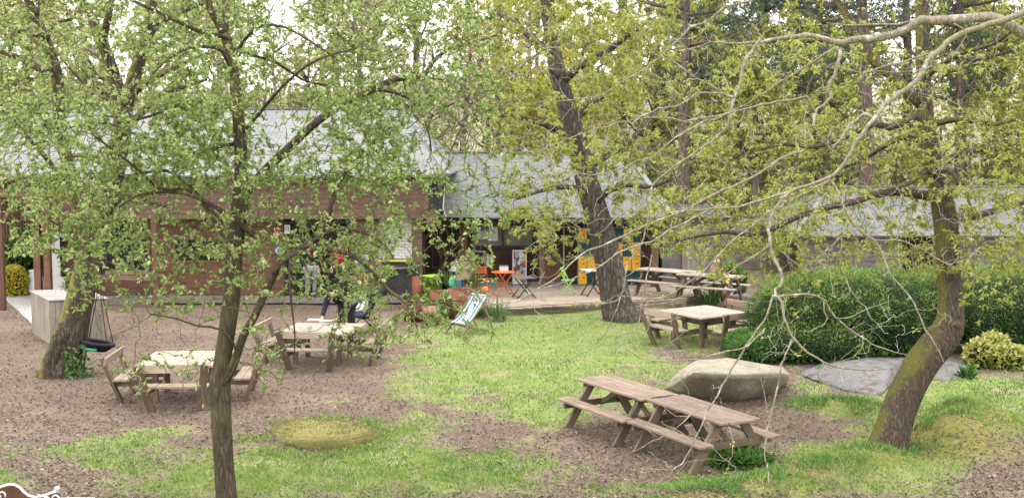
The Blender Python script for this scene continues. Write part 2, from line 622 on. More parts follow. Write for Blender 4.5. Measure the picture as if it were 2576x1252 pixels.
def relief(x, y):
    z = np.maximum(.24 * seg_gauss(x, y, RIDGE[:4], .5), .60 * seg_gauss(x, y, [(RIDGE[4][0] + .35, RIDGE[4][1] + .1), RIDGE[5]], .55))
    z = z + .34 * seg_gauss(x, y, HUM, .5)
    return z

def fbm(x, y, sc, oct=4, seed=0.0):
    return np.array([mnoise.fractal(Vector((a * sc + seed, b * sc - seed, seed * .7)), .9, 2.0, oct) for a, b in zip(x, y)])

def zat(x, y):
    return float(relief(np.array([x]), np.array([y]))[0])

GRASS = [(1360, 850, 340, 85, 1), (1250, 930, 320, 80, 1), (1120, 950, 190, 75, .95), (1500, 860, 210, 70, 1), (1350, 1010, 200, 70, .75),
         (1060, 1075, 270, 40, .72), (1120, 1170, 330, 75, .84), (700, 1200, 440, 58, .86), (330, 1140, 260, 50, .70), (30, 1215, 90, 45, .6),
         (880, 1010, 140, 30, .62), (2440, 1040, 250, 75, 1), (2210, 1180, 330, 35, .85), (1930, 1228, 420, 30, .75), (2090, 1040, 110, 45, .8),
         (2420, 980, 220, 40, .8), (1570, 985, 140, 30, .7), (1420, 785, 230, 20, 1), (1720, 850, 110, 45, .75), (1860, 1170, 70, 25, .7),
         (2040, 960, 60, 25, .7), (640, 1060, 60, 18, .6), (2080, 1130, 160, 25, .55), (1250, 820, 90, 20, .9), (1680, 930, 130, 30, .7)]
BARE = [(1250, 1085, 110, 32, .55), (1540, 1130, 230, 55, .7), (150, 1200, 85, 50, .5), (600, 950, 420, 120, .9), (300, 850, 420, 100, .9), (2540, 1190, 110, 60, .9),
        (1950, 1060, 90, 30, .6), (1560, 800, 60, 18, .5), (1690, 880, 90, 15, .45), (830, 1085, 170, 38, .35), (2060, 1075, 120, 18, .35), (2350, 900, 170, 25, .6)]

def grass_field(x, y):
    z = np.zeros_like(x)
    px, py = project(np.stack([x, y, z], 1))
    g = np.zeros_like(x)
    for cx, cy, rx, ry, v in GRASS:
        d = ((px - cx) / rx) ** 2 + ((py - cy) / ry) ** 2
        g = np.maximum(g, v * np.exp(-np.maximum(d - .35, 0) * .75))
    for cx, cy, rx, ry, v in BARE:
        d = ((px - cx) / rx) ** 2 + ((py - cy) / ry) ** 2
        g = g - v * np.exp(-d * 1.1)
    g = np.where(y > 47, .45, g)
    return np.where(y < 17.5, np.maximum(g, .45 + .25 * np.clip((17.5 - y) / 3, 0, 1)), g)

def axis(lo, hi, step, far):
    a = list(np.arange(lo, hi + 1e-6, step))
    s, p = step, hi
    while p < far:
        s *= 1.5
        p += s
        a.append(p)
    s, p = step, lo
    while p > -far:
        s *= 1.5
        p -= s
        a.insert(0, p)
    return np.array(a)

gx, gy = axis(-20, 20, .15, 140), axis(8, 47, .13, 260)
X2, Y2 = np.meshgrid(gx, gy)
xs, ys = X2.ravel(), Y2.ravel()
core = (np.abs(xs) < 21) & (ys > 7) & (ys < 48)
nz = np.zeros_like(xs)
nz2 = np.zeros_like(xs)
nz[core] = fbm(xs[core], ys[core], .55, 5)
nz2[core] = fbm(xs[core], ys[core], 3.1, 3, 5.0)
gf = np.clip((grass_field(xs, ys) - .5 + nz * .42 + nz2 * .34) * 2.6 + .5, 0, 1)
zz = relief(xs, ys) + np.where(core, nz * .03 + nz2 * .012, 0)
moss = np.clip(1.5 * seg_gauss(xs, ys, RIDGE, .5) + .9 * seg_gauss(xs, ys, [(RIDGE[4][0] + .3, RIDGE[4][1] - .4), (RIDGE[5][0] + .3, RIDGE[5][1] - .6)], .8) + .6 * seg_gauss(xs, ys, HUM, .45) - .3 + nz * .55 + nz2 * .3, 0, 1)
W_ = len(gx)
idx = np.arange(len(gy) - 1)[:, None] * W_ + np.arange(W_ - 1)[None, :]
idx = idx.ravel()
quads = np.stack([idx, idx + 1, idx + 1 + W_, idx + W_], 1)

t = NT('ground')
ag = t.n('ShaderNodeAttribute', attribute_name='grass')
am = t.n('ShaderNodeAttribute', attribute_name='moss')
oc = t.coord('Object')
n1 = t.noise(oc, 1.1, 6, .62)
n2 = t.noise(oc, 14, 5, .7)
n3 = t.noise(t.coord('Object', (1, 1, 1)), 42, 3, .7)
dirt = t.ramp(n1, [(.3, (.155, .115, .085)), (.5, (.25, .18, .14)), (.7, (.385, .30, .232))])
n0 = t.noise(oc, .32, 5, .6)
dirt = t.mix(.5, dirt, t.ramp(n0, [(.35, (.14, .10, .075)), (.52, (.245, .178, .14)), (.66, (.415, .335, .256))]))
dirt = t.mix(.45, dirt, t.ramp(n2, [(.3, (.09, .066, .048)), (.5, (.23, .163, .125)), (.72, (.42, .335, .27))]))
gr = t.ramp(n2, [(.28, (.15, .22, .06)), (.5, (.27, .36, .10)), (.72, (.42, .45, .18))])
gr = t.mix(t.ramp(n1, [(.47, (0, 0, 0)), (.66, (.8,) * 3)]), gr, (.46, .39, .24))
ms = t.ramp(n2, [(.28, (.14, .15, .04)), (.5, (.28, .265, .075)), (.72, (.40, .36, .14))])
col = t.mix(ag.outputs['Fac'], dirt, gr)
col = t.mix(am.outputs['Fac'], col, ms)
t.base(col, .95, spec=.15)
hh = t.n('ShaderNodeMath', operation='ADD')
t.l(n2, hh.inputs[0]); t.l(n3, hh.inputs[1])
t.bump(hh.outputs[0], .8, .05)
MAT['ground'] = t.m
ground = np_mesh('ground', np.stack([xs, ys, zz], 1), quads, t.m, None, True, {'grass': gf, 'moss': moss})
tag(ground, kind='structure')

# hillside behind the buildings
def hill_z(x, y):
    t_ = np.clip((y - 57) / 42, 0, 1)
    s = t_ * t_ * (3 - 2 * t_)
    z = -.6 + s * 10.5 + np.clip(y - 99, 0, 400) * .03
    return z + .8 * np.sin(x * .11 + 1) * s + .5 * np.sin(x * .23 + y * .1) * s
hx, hy = np.linspace(-150, 150, 121), np.linspace(56, 300, 90)
XX, YY = np.meshgrid(hx, hy)
hxx, hyy = XX.ravel(), YY.ravel()
hz = hill_z(hxx, hyy)
idx = (np.arange(len(hy) - 1)[:, None] * len(hx) + np.arange(len(hx) - 1)[None, :]).ravel()
hq = np.stack([idx, idx + 1, idx + 1 + len(hx), idx + len(hx)], 1)
t = NT('hillside')
oc = t.coord('Object')
a1 = t.noise(oc, .25, 6, .65)
a2 = t.noise(oc, 2.5, 5, .7)
col = t.ramp(a1, [(.35, (.38, .38, .18)), (.5, (.52, .46, .31)), (.68, (.62, .55, .40))])
col = t.mix(.5, col, t.ramp(a2, [(.3, (.28, .25, .16)), (.7, (.64, .58, .43))]))
t.base(col, 1, spec=.1)
t.bump(a2, .8, .3)
hill = np_mesh('hillside', np.stack([hxx, hyy, hz], 1), hq, t.m, None, True)
tag(hill, kind='structure')

# concrete path at the left
mb = MB()
mb.slab([G(-420, 700, .03), G(-60, 700, .03), G(84, 722, .03), G(86, 818, .03), G(0, 737, .03), G(-420, 737, .03)], .05)
tag(mb.build('concrete_path', MAT['concrete']), kind='structure')

# ---------------------------------------------------------------- leaf / blade meshes
def leaf_quads(base, dirv, nrm, L, Wd, fold=.12, droop=0.1):
    N = len(base)
    dirv = dirv / np.maximum(np.linalg.norm(dirv, axis=1, keepdims=True), 1e-6)
    side = np.cross(dirv, nrm)
    side /= np.maximum(np.linalg.norm(side, axis=1, keepdims=True), 1e-6)
    n = np.cross(side, dirv)
    L = L[:, None]; Wd = Wd[:, None]
    mid = base + dirv * L * .5
    v = np.empty((N, 4, 3))
    v[:, 0] = base
    v[:, 1] = mid + side * Wd * .5 + n * L * fold
    v[:, 2] = base + dirv * L - n * L * droop
    v[:, 3] = mid - side * Wd * .5 + n * L * fold
    return v.reshape(-1, 3), np.arange(N * 4).reshape(N, 4)

def leaves(name, base, dirv, nrm, L, Wd, m, parent=None, fold=.12, droop=.1, rnd=None):
    v, q = leaf_quads(np.asarray(base), np.asarray(dirv), np.asarray(nrm), np.asarray(L), np.asarray(Wd), fold, droop)
    if rnd is None: rnd = rng.random(len(q))
    return np_mesh(name, v, q, m, parent, False, {'rnd': np.repeat(rnd, 4)})

def unit(n):
    a = rng.normal(size=(n, 3))
    return a / np.linalg.norm(a, axis=1, keepdims=True)

# ---------------------------------------------------------------- grass blades (uncountable) and leaf litter (uncountable)
def sample_ground(n):
    px = rng.uniform(-60, 2640, n)
    py = 1420 - (1420 - 770) * rng.random(n) ** 1.15
    y = H * 1.0
    dx = (px - CX) / F
    u = (CY - py) / F
    dy, dz = CP + u * SP, -SP + u * CP
    k = -H / dz
    return dx * k, dy * k

x, y = sample_ground(290000)
g = grass_field(x, y) - .5 + fbm(x, y, .55, 5) * .42 + fbm(x, y, 3.1, 3, 5.0) * .34
keep = rng.random(len(x)) < np.clip(g * 2.4 + .28 - .9 * np.clip(fbm(x, y, 1.3, 4, 14.0) - .12, 0, 1), 0.012, .85)
x, y = x[keep], y[keep]
n = len(x)
d = unit(n) * .75
d[:, 2] = np.abs(d[:, 2]) + .55
tall = .045 + .05 * rng.random(n) + .10 * np.clip(fbm(x, y, 1.7, 2, 9.0), 0, 1)
tall *= 1 + .8 * seg_gauss(x, y, HUM, .6)
grass = leaves('grass', np.stack([x, y, relief(x, y) - .005], 1), d, unit(n), tall, .011 + .012 * rng.random(n), MAT['grass_blade'], None, .0, .18,
               np.clip(.48 + .30 * fbm(x, y, .8, 3, 2.0) + .32 * fbm(x, y, 2.4, 2, 4.0) + rng.normal(0, .2, n), 0, 1))
tag(grass, kind='stuff')

x, y = sample_ground(100000)
g = grass_field(x, y) - .5 + fbm(x, y, .55, 5) * .32
keep = rng.random(len(x)) < np.clip(.55 - g * 1.3, .05, 1)
x, y = x[keep], y[keep]
n = len(x)
d = unit(n); d[:, 2] *= .35
nn = unit(n) * .5; nn[:, 2] += 1
lt = leaves('leaf_litter', np.stack([x, y, relief(x, y) + .012 + .02 * rng.random(n)], 1), d, nn, .035 + .05 * rng.random(n), .02 + .022 * rng.random(n), MAT['litter'], None, .15, .1,
            np.clip(rng.normal(.45, .25, n), 0, 1))
tag(lt, kind='stuff')
# ================================================================ buildings
def X_(px, Y, z=1.5):
    dep = Y * CP - (z - H) * SP
    return (px - CX) / F * dep
def Z_(py, Y):
    return D(CX, py, Y).z

def boards(mb, x0, x1, z0, z1, Y, hgt=.16, t=.028, gap=.014, seg=4.2):
    """overlapping horizontal boards facing the camera, butt-jointed at irregular lengths"""
    mb.box(((x0 + x1) / 2, Y + .045, (z0 + z1) / 2), (x1 - x0 - .01, .04, z1 - z0 - .01))
    z = z0
    while z < z1 - .01:
        h = min(hgt, z1 - z)
        x = x0
        while x < x1 - .01:
            e = min(x1, x + seg * random.uniform(.55, 1.1))
            if x1 - e < .5: e = x1
            mb.bar((x, Y - .006, z + h / 2), (e - .004, Y - .006, z + h / 2), h - gap, t, up=Vector((0, -1, -.22)))
            x = e
        z += h
    return mb

def vboards(mb, x0, x1, z0, z1, Y, wd=.14, t=.025):
    x = x0
    while x < x1 - .02:
        w_ = min(wd * random.uniform(.85, 1.1), x1 - x)
        mb.bar((x + w_ / 2, Y + random.uniform(-.005, .005), z0), (x + w_ / 2, Y, z1 + random.uniform(-.02, .02)), w_ - .008, t, up=(0, -1, 0))
        x += w_

def hip_roof(name, x0, x1, rx0, rx1, y0, y1, z0, z1, m, parent, depth_back=None):
    """hip roof: eaves rectangle x0..x1, y0..2*y1-y0, ridge rx0..rx1 at y1"""
    yb = 2 * y1 - y0
    sl = math.hypot(y1 - y0, z1 - z0)
    mb = MB()
    mb.poly([(x0, y0, z0), (x1, y0, z0), (rx1, y1, z1), (rx0, y1, z1)], [(x0, 0), (x1, 0), (rx1, sl), (rx0, sl)])
    mb.poly([(x1, y0, z0), (x1, yb, z0), (rx1, y1, z1)], [(y0, 0), (yb, 0), (y1, sl)])
    mb.poly([(x1, yb, z0), (x0, yb, z0), (rx0, y1, z1), (rx1, y1, z1)], [(x1, 0), (x0, 0), (rx0, sl), (rx1, sl)])
    mb.poly([(x0, yb, z0), (x0, y0, z0), (rx0, y1, z1)], [(yb, 0), (y0, 0), (y1, sl)])
    e = .06
    mb.poly([(x0, y0, z0 - e), (x0, yb, z0 - e), (x1, yb, z0 - e), (x1, y0, z0 - e)])
    for a, b in (((x0, y0), (x1, y0)), ((x1, y0), (x1, yb)), ((x1, yb), (x0, yb)), ((x0, yb), (x0, y0))):
        mb.poly([(*a, z0 - e), (*b, z0 - e), (*b, z0), (*a, z0)], [(0, 0), (1, 0), (1, e), (0, e)])
    r = mb.build(name, m, parent)
    rc = MB()
    xa = rx0
    while xa < rx1:
        rc.bar((xa, y1, z1 + .02), (min(rx1, xa + .42), y1, z1 + .02), .22, .05)
        xa += .43
    for (a, b) in (((x1, y0), (rx1, y1)), ((x0, y0), (rx0, y1))):
        p, q = Vector((*a, z0)), Vector((*b, z1))
        k = int((q - p).length / .42)
        for i in range(k):
            rc.bar(p.lerp(q, i / k) + Vector((0, 0, .03)), p.lerp(q, (i + .97) / k) + Vector((0, 0, .03)), .2, .04)
    rc.build('ridge_tiles', MAT['slate_trim'], r)
    return r

def window(parent, x0, x1, z0, z1, Y, panes=2, glass='glass_dark', frame='frame_dark', fw=.07):
    mb = MB()
    for xx in (x0, x1): mb.box((xx, Y, (z0 + z1) / 2), (fw, .09, z1 - z0 + fw))
    for zz_ in (z0, z1): mb.box(((x0 + x1) / 2, Y, zz_), (x1 - x0 - fw, .085, fw))
    for i in range(1, panes):
        mb.box((x0 + (x1 - x0) * i / panes, Y, (z0 + z1) / 2), (fw, .08, z1 - z0 - fw))
    f = mb.build('window', MAT[frame], parent, .004)
    gl = MB()
    for i in range(panes):
        a, b = x0 + (x1 - x0) * i / panes + fw / 2, x0 + (x1 - x0) * (i + 1) / panes - fw / 2
        gl.box(((a + b) / 2, Y + .02, (z0 + z1) / 2), (b - a, .012, z1 - z0 - fw))
    gl.build('pane', MAT[glass], f)
    return f

# ---- left wing: timber clad cafe building with slate roof
YF, YW = 40.8, 41.7
lb = thing('cafe_building', 'long reddish timber clad cafe building with pale slate roof at left', 'building', (X_(600, YF), YW, 0))
class W:
    """context: children of a thing at base loc, geometry given in world coordinates"""
    def __init__(s, root): s.root, s.off = root, root.location.copy()
    def add(s, mb, name, m, parent=None, bevel=0.0):
        o = mb.build(name, m if not isinstance(m, str) else MAT[m], None, bevel)
        o.data.transform(Matrix.Translation(-s.off))
        o.parent = parent or s.root
        return o
    def shift(s, o):
        for q in [o] + list(o.children_recursive):
            q.data.transform(Matrix.Translation(-s.off))

xl, xr = X_(-260, YF), X_(1072, YF)
W1 = W(lb)
ze, zr = Z_(441, 40.3), Z_(275, 47)
r = hip_roof('roof', xl - 1, X_(1127, 40.3, ze), xl + 3, X_(1019, 47, zr), 40.3, 47, ze, zr, MAT['slate_pale'], lb)
W1.shift(r)
zf = Z_(551, YF)
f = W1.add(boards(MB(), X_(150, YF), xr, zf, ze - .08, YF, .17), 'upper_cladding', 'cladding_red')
mb = MB()
mb.bar((xr + .02, YF, zf + .02), (xr + .02, YF, ze - .1), .12, .06, up=(0, -1, 0))
mb.bar((xr + .0, YF + .1, zf + .1), (xr + .35, YF + .1, zf + .02), .5, .06, up=(0, -1, 0))
W1.add(mb, 'corner_board', 'cladding_red')
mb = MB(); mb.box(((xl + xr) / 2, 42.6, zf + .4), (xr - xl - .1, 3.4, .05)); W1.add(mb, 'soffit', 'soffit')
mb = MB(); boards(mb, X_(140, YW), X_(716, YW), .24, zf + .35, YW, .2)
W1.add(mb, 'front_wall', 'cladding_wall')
mb = MB(); boards(mb, X_(884, YW), X_(952, YW), .24, zf + .35, YW, .2)
W1.add(mb, 'side_wall', 'cladding_red')
mb = MB(); mb.box(((xl + xr) / 2, 47.5, 2.1), (xr - xl - .2, .3, 4.0)); W1.add(mb, 'rear_wall', 'cladding_wall')
mb = MB()
mb.box((X_(580, YW) - .0, YW - .32, .11), (X_(1040, YW) - X_(170, YW), .95, .22))
pl = W1.add(mb, 'plinth', 'concrete_dark')
mb = MB(); mb.tube([(X_(380 + i * 40, 41) , 40.86, .04 + .015 * math.sin(i * 1.7)) for i in range(17)], .03, 6)
W1.add(mb, 'dark_foot_line', 'matt_black', pl)  # thin black tube along the foot of the plinth
# windows
W1.shift(window(lb, X_(252, YW), X_(376, YW), Z_(692, YW), Z_(562, YW), YW - .06, 3, 'glass_dark', 'post_red'))
W1.shift(window(lb, X_(440, YW), X_(556, YW), Z_(657, YW), Z_(600, YW), YW - .06, 2, 'glass_dark', 'post_red'))
# open glazed doorway
dk = MB(); dk.box((X_(799, YW), YW + .5, 1.45), (X_(882, YW) - X_(716, YW), .06, 2.5))
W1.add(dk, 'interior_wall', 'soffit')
x0, x1 = X_(718, YW), X_(882, YW)
mb = MB()
for xx in (x0, x0 + (x1 - x0) * .36, x1): mb.box((xx, YW - .02, 1.5), (.09, .1, 2.55))
mb.box(((x0 + x1) / 2, YW - .02, 2.8), (x1 - x0, .1, .09))
dr = W1.add(mb, 'door', 'frame_dark')
mb = MB(); mb.box((x0 + (x1 - x0) * .18, YW + .01, 1.5), ((x1 - x0) * .33, .015, 2.4)); W1.add(mb, 'pane', 'glass_dark', dr)
mb = MB(); mb.tube([(x0 + (x1 - x0) * .31, YW - .1, 1.1), (x0 + (x1 - x0) * .31, YW - .1, 1.5)], .015, 6); W1.add(mb, 'handle', 'metal_grey', dr)
# porch posts and rails in front of the window
mb = MB(); mb.bar((X_(391, 40.2), 40.2, 0), (X_(391, 40.2), 40.2, zf + .2), .17, .17, up=(0, 1, 0)); W1.add(mb, 'post', 'post_red', None, .008)
mb = MB(); mb.bar((X_(258, 40.25), 40.08, Z_(698, 40)), (X_(398, 40.25), 40.08, Z_(701, 40)), .15, .05, up=(0, -1, 0)); W1.add(mb, 'rail', 'cladding_tan', None, .006)
mb = MB(); mb.bar((X_(262, 40.25), 40.3, Z_(688, 40)), (X_(372, 40.25), 40.3, Z_(687, 40)), .13, .05, up=(0, -1, 0)); W1.add(mb, 'rail', 'cladding_tan', None, .006)
for px in (95, 120, 236):
    mb = MB(); mb.bar((X_(px, 40.4), 40.4, 0), (X_(px, 40.4), 40.4, zf + .5), .22, .2, up=(0, 1, 0)); W1.add(mb, 'post', 'post_red', None, .008)
mb = MB(); mb.bar((X_(-30, 39.6), 39.6, Z_(486, 39.6)), (X_(240, 39.6), 39.6, Z_(488, 39.6)), .26, .12, up=(0, -1, 0)); W1.add(mb, 'porch_beam', 'post_red', None, .008)
mb = MB(); boards(mb, X_(60, YW), X_(160, YW), zf - .1, ze - .1, YW - .2, .2); W1.add(mb, 'gable_boards', 'cladding_red')
mb = MB(); mb.bar((X_(4, 39.6), 39.6, .0), (X_(4, 39.6), 39.6, 4.0), .17, .17, up=(0, 1, 0))
mb.bar((X_(8, 39.6), 39.6, Z_(560, 39.6)), (X_(52, 39.6), 39.6, Z_(500, 39.6)), .13, .1, up=(0, -1, 0))
W1.add(mb, 'post', 'post_red', None, .008)
# white door at the left end
mb = MB(); mb.box((X_(150, YW), YW - .12, 1.3), (.42, .06, 2.2)); wd = W1.add(mb, 'door', 'white_paint', None, .006)
wd['label'] = 'white painted narrow door'
mb = MB(); mb.box((X_(162, YW), YW - .16, 1.6), (.16, .02, 1.4)); W1.add(mb, 'pane', 'glass_dark', wd)
# passage at the right end of the wing
mb = MB(); boards(mb, X_(1037, 41.9), X_(1062, 41.9), .2, 3.2, 41.9, .2); W1.add(mb, 'end_wall', 'cladding_tan')

# white brick store wall seen through the passage between the two buildings
ps = thing('courtyard_wall', 'bright white courtyard wall with dark recess seen through the passage beside the cafe', 'wall', (X_(992, 42), 42.05, 0))
Wp = W(ps)
mb = MB()
for k in range(16):
    z = 1.55 + k * .1
    o = .12 * (k % 2)
    for i in range(6): mb.box((X_(942, 42) + .13 + i * .24 + o, 42.05, z), (.225, .2, .09))
Wp.add(mb, 'brickwork', 'white_paint')
mb = MB(); mb.box((X_(985, 42), 42.2, 1.6), (1.75, .08, 3.2)); Wp.add(mb, 'backing', 'white_paint')
mb = MB(); mb.box((X_(995, 42), 41.85, 1.44), (1.3, .3, .05)); Wp.add(mb, 'shelf', 'yellow_paint')
mb = MB(); mb.box((X_(1000, 42), 41.9, .75), (1.55, .12, 1.25)); Wp.add(mb, 'recess', 'recess_grey')
mb = MB(); mb.tube([(X_(962, 42), 41.6, 0), (X_(962, 42), 41.6, 1.3)], .12, 12); Wp.add(mb, 'pipe', 'metal_grey')
mb = MB(); mb.box((X_(1022, 42), 41.7, 1.2), (.8, .3, .05)); Wp.add(mb, 'counter', 'slate_trim')

# ---- middle kiosk
YK, YE = 44.8, 43.0
kb = thing('kiosk_building', 'dark timber kiosk with grey slate hip roof and gutter behind the deck', 'building', (X_(1370, YK), YK, 0))
Wk = W(kb)
zke, zkr = Z_(546, YE), Z_(384, 48.6)
r = hip_roof('roof', X_(1060, YE, zke), X_(1693, YE, zke), X_(1050, 48.6, zkr), X_(1576, 48.6, zkr), YE, 48.6, zke, zkr, MAT['slate'], kb)
Wk.shift(r)
mb = MB(); mb.tube([(X_(1045, YE), YE - .08, zke - .06), (X_(1692, YE), YE - .08, zke - .06)], .065, 10); gt = Wk.add(mb, 'gutter', 'dark_metal')
mb = MB()
mb.tube([(X_(1111, YE), YE + 1.55, Z_(478, YE + 1.55) + .18), (X_(1111, YE), YE + 1.5, Z_(490, YE + 1.5) + .12), (X_(1112, YE), YE + .42, Z_(530, YE + .42) + .1), (X_(1119, YE), YE + .1, zke + .02), (X_(1124, YE), YE - .06, zke - .02)], .055, 10)
Wk.add(mb, 'downpipe', 'zinc')
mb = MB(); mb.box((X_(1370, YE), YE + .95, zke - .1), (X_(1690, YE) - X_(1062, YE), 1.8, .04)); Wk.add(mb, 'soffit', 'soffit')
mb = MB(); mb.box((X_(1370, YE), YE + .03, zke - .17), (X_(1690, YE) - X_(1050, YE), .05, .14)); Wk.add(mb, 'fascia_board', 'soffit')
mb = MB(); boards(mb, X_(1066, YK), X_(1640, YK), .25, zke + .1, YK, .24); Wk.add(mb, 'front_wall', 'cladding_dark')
mb = MB(); mb.box((X_(1638, YK), YK + 2, 1.6), (.12, 4, 2.7)); Wk.add(mb, 'side_wall', 'cladding_dark')
mb = MB(); mb.box((X_(1068, YK), YK + 2, 1.6), (.12, 4, 2.7)); Wk.add(mb, 'side_wall', 'cladding_dark')
for px, wdt, Yp in ((1057, .36, 43.9), (1363, .19, 43.9), (1647, .26, 43.9)):
    mb = MB(); x = X_(px, Yp)
    mb.bar((x, Yp, .1), (x, Yp, zke - .2), wdt, .2, up=(0, 1, 0))
    p = Wk.add(mb, 'post', 'post_brown', None, .008)
    for sgn in ((1,) if px == 1057 else (-1, 1) if px == 1363 else (-1,)):
        mb = MB(); mb.bar((x + sgn * .08, Yp, zke - .95), (x + sgn * .75, Yp, zke - .24), .12, .1, up=(0, -1, 0))
        Wk.add(mb, 'brace', 'post_brown', p, .005)
Wk.shift(window(kb, X_(1189, YK), X_(1342, YK), Z_(620, YK), Z_(563, YK), YK - .08, 2, 'glass_tan', 'frame_dark', .1))
for px in (1098, 1140):
    Wk.shift(window(kb, X_(px - 10, YK), X_(px + 10, YK), Z_(672, YK) if px < 1120 else Z_(625, YK), Z_(566, YK), YK - .08, 1, 'glass_dark', 'cladding_dark', .08))
mb = MB(); mb.bar((X_(1166, YK), YK - .08, .25), (X_(1166, YK), YK - .08, zke - .1), .28, .06, up=(0, -1, 0)); Wk.add(mb, 'corner_board', 'post_red')
# brown stable door with glazed upper part
mb = MB(); mb.box((X_(1389, YK), YK - .07, Z_(676, YK)), (.62, .06, 1.15)); kd = Wk.add(mb, 'door', 'post_red', None, .006)
mb = MB(); mb.box((X_(1387, YK), YK - .06, Z_(602, YK)), (.52, .03, 1.05)); Wk.add(mb, 'pane', 'glass_dark', kd)
mb = MB(); mb.tube([(X_(1402, YK), YK - .14, 1.15), (X_(1402, YK), YK - .14, 1.3)], .015, 6); Wk.add(mb, 'handle', 'metal_grey', kd)
mb = MB(); mb.box((X_(1418, YK), YK - .08, 1.6), (.06, .05, 2.6)); Wk.add(mb, 'door_frame', 'metal_grey')
mb = MB(); mb.box((X_(1210, YK) + .6, YK - .1, .3), (5, .05, .1)); Wk.add(mb, 'skirting', 'metal_grey')

# ---- grey slatted store between kiosk and shed
gb = thing('slatted_store', 'weathered grey board store with a vertical plank door right of the kiosk', 'shed', (X_(1700, 46), 46, 0))
Wg = W(gb)
mb = MB(); boards(mb, X_(1650, 46), X_(1716, 46), 0, 2.7, 46, .17); Wg.add(mb, 'board_wall', 'board_grey')
mb = MB(); vboards(mb, X_(1716, 45.9), X_(1774, 45.9), .2, 2.3, 45.9, .14); Wg.add(mb, 'door', 'board_mauve')
mb = MB(); boards(mb, X_(1716, 46), X_(1830, 46), 2.32, 2.7, 46.02, .17); boards(mb, X_(1775, 46), X_(1830, 46), 0, 2.32, 46.02, .17); Wg.add(mb, 'board_wall', 'board_grey')
mb = MB(); mb.slab([(X_(1640, 46), 45.6, 2.72), (X_(1840, 46), 45.6, 2.72), (X_(1840, 46), 49.5, 3.0), (X_(1640, 46), 49.5, 3.0)], .08); Wg.add(mb, 'roof', 'recess_grey')
mb = MB(); mb.box((X_(1640, 46) + .02, 47.8, 1.35), (.06, 3.5, 2.7)); Wg.add(mb, 'side_wall', 'board_grey')
mb = MB(); mb.tube([(X_(1661, 46), 45.9, 0), (X_(1661, 46), 45.9, 2.6)], .06, 8); Wg.add(mb, 'drainpipe', 'black_plastic')

# ---- long shed behind the hedge at right
sb = thing('long_shed', 'long low shed with grey slate roof and mauve board wall behind the hedge', 'shed', (X_(2300, 45), 45.5, 0))
Ws = W(sb)
zse, zsr = Z_(592, 44.7), Z_(470, 49)
r = hip_roof('roof', X_(2000, 44.7), X_(2760, 44.7), X_(2085, 49), X_(2700, 49), 44.7, 49, zse, zsr, MAT['slate'], sb)
Ws.shift(r)
mb = MB(); boards(mb, X_(2015, 45.5), X_(2740, 45.5), 0, zse, 45.5, .17); Ws.add(mb, 'front_wall', 'board_mauve')
mb = MB(); mb.box((X_(2310, 45.4), 45.42, 1.35), (1.1, .08, 1.3)); Ws.add(mb, 'doorway', 'matt_black')
mb = MB(); mb.box((X_(2300, 45), 52, 1.0), (11, .2, 2.0)); Ws.add(mb, 'rear_wall', 'board_mauve')

# ---- timber deck
ZD = .25
A_, B_ = G(1245, 779, ZD), G(1765, 746, ZD)
dk = thing('wooden_deck', 'pale timber deck with low skirting in front of the kiosk', 'deck', (0, 41.5, 0))
Wd_ = W(dk)
mb = MB()
e = (B_ - A_)
nrow = 34
wbd = .145
yy = 44.85
A2, B2 = Vector((A_.x - .6, A_.y, 0)), B_
def front_y(x):
    return A_.y + (x - A_.x) / (B_.x - A_.x) * (B_.y - A_.y)
while yy > 38.2:
    # left / right limits: cut the boards where they meet the slanted front edge
    xa, xb = X_(1150, 41), X_(1775, 43)
    if yy < B_.y + .1:
        xb = min(xb, A_.x + (yy - .02 - A_.y) / (B_.y - A_.y) * (B_.x - A_.x))
    x = xa
    while x < xb - .05:
        en = min(xb, x + random.uniform(2.2, 4.2))
        if xb - en < .6: en = xb
        mb.bar((x, yy, ZD - .018), (en - .004, yy, ZD - .018), wbd - .007, .036)
        x = en
    yy -= wbd
Wd_.add(mb, 'deck_boards', 'deck_boards')
mb = MB()
dirn = (B_ - A_).normalized()
for zc, hh_ in ((ZD - .085, .15),):
    mb.bar(A_ + Vector((-.5, .1, 0)) - Vector((0, 0, .06)), B_ + Vector((0, -.0, -.06)), .17, .045, up=(0, -1, 0))
mb.bar(A_ + Vector((-.5, .16, 0)) - Vector((0, 0, .18)), B_ + Vector((0, .06, -.18)), .14, .04, up=(0, -1, 0))
Wd_.add(mb, 'skirting_board', 'box_grey')

# ---------------------------------------------------------------- signs, notices and boards
def flat_thing(name, label, cat, c, size, m, frame=None, fw=.03):
    mb = MB(); mb.box((0, 0, 0), size)
    o = thing(name, label, cat, c)
    mb.build('panel', MAT[m], o, .003)
    if frame:
        mb = MB()
        sx, sy, sz = size
        for k in (-1, 1):
            mb.box((k * (sx / 2 + fw / 2 - .002), -.005, 0), (fw, sy + .03, sz + fw * 2))
            mb.box((0, -.005, k * (sz / 2 + fw / 2 - .002)), (sx - .004, sy + .026, fw))
        mb.build('frame', MAT[frame], o, .003)
    return o
def text_lines(o, sx, sz, n, m='ink', y=-.02, top=.85, bot=.15, h=.35):
    mb = MB()
    for i in range(n):
        z = sz * (top - (top - bot) * i / max(1, n - 1) - .5)
        ln = sx * random.uniform(.45, .78)
        mb.box((random.uniform(-.04, .04) * sx, y, z), (ln, .004, sz * (top - bot) / max(1, n) * h))
    mb.build('printed_lines', MAT[m], o)

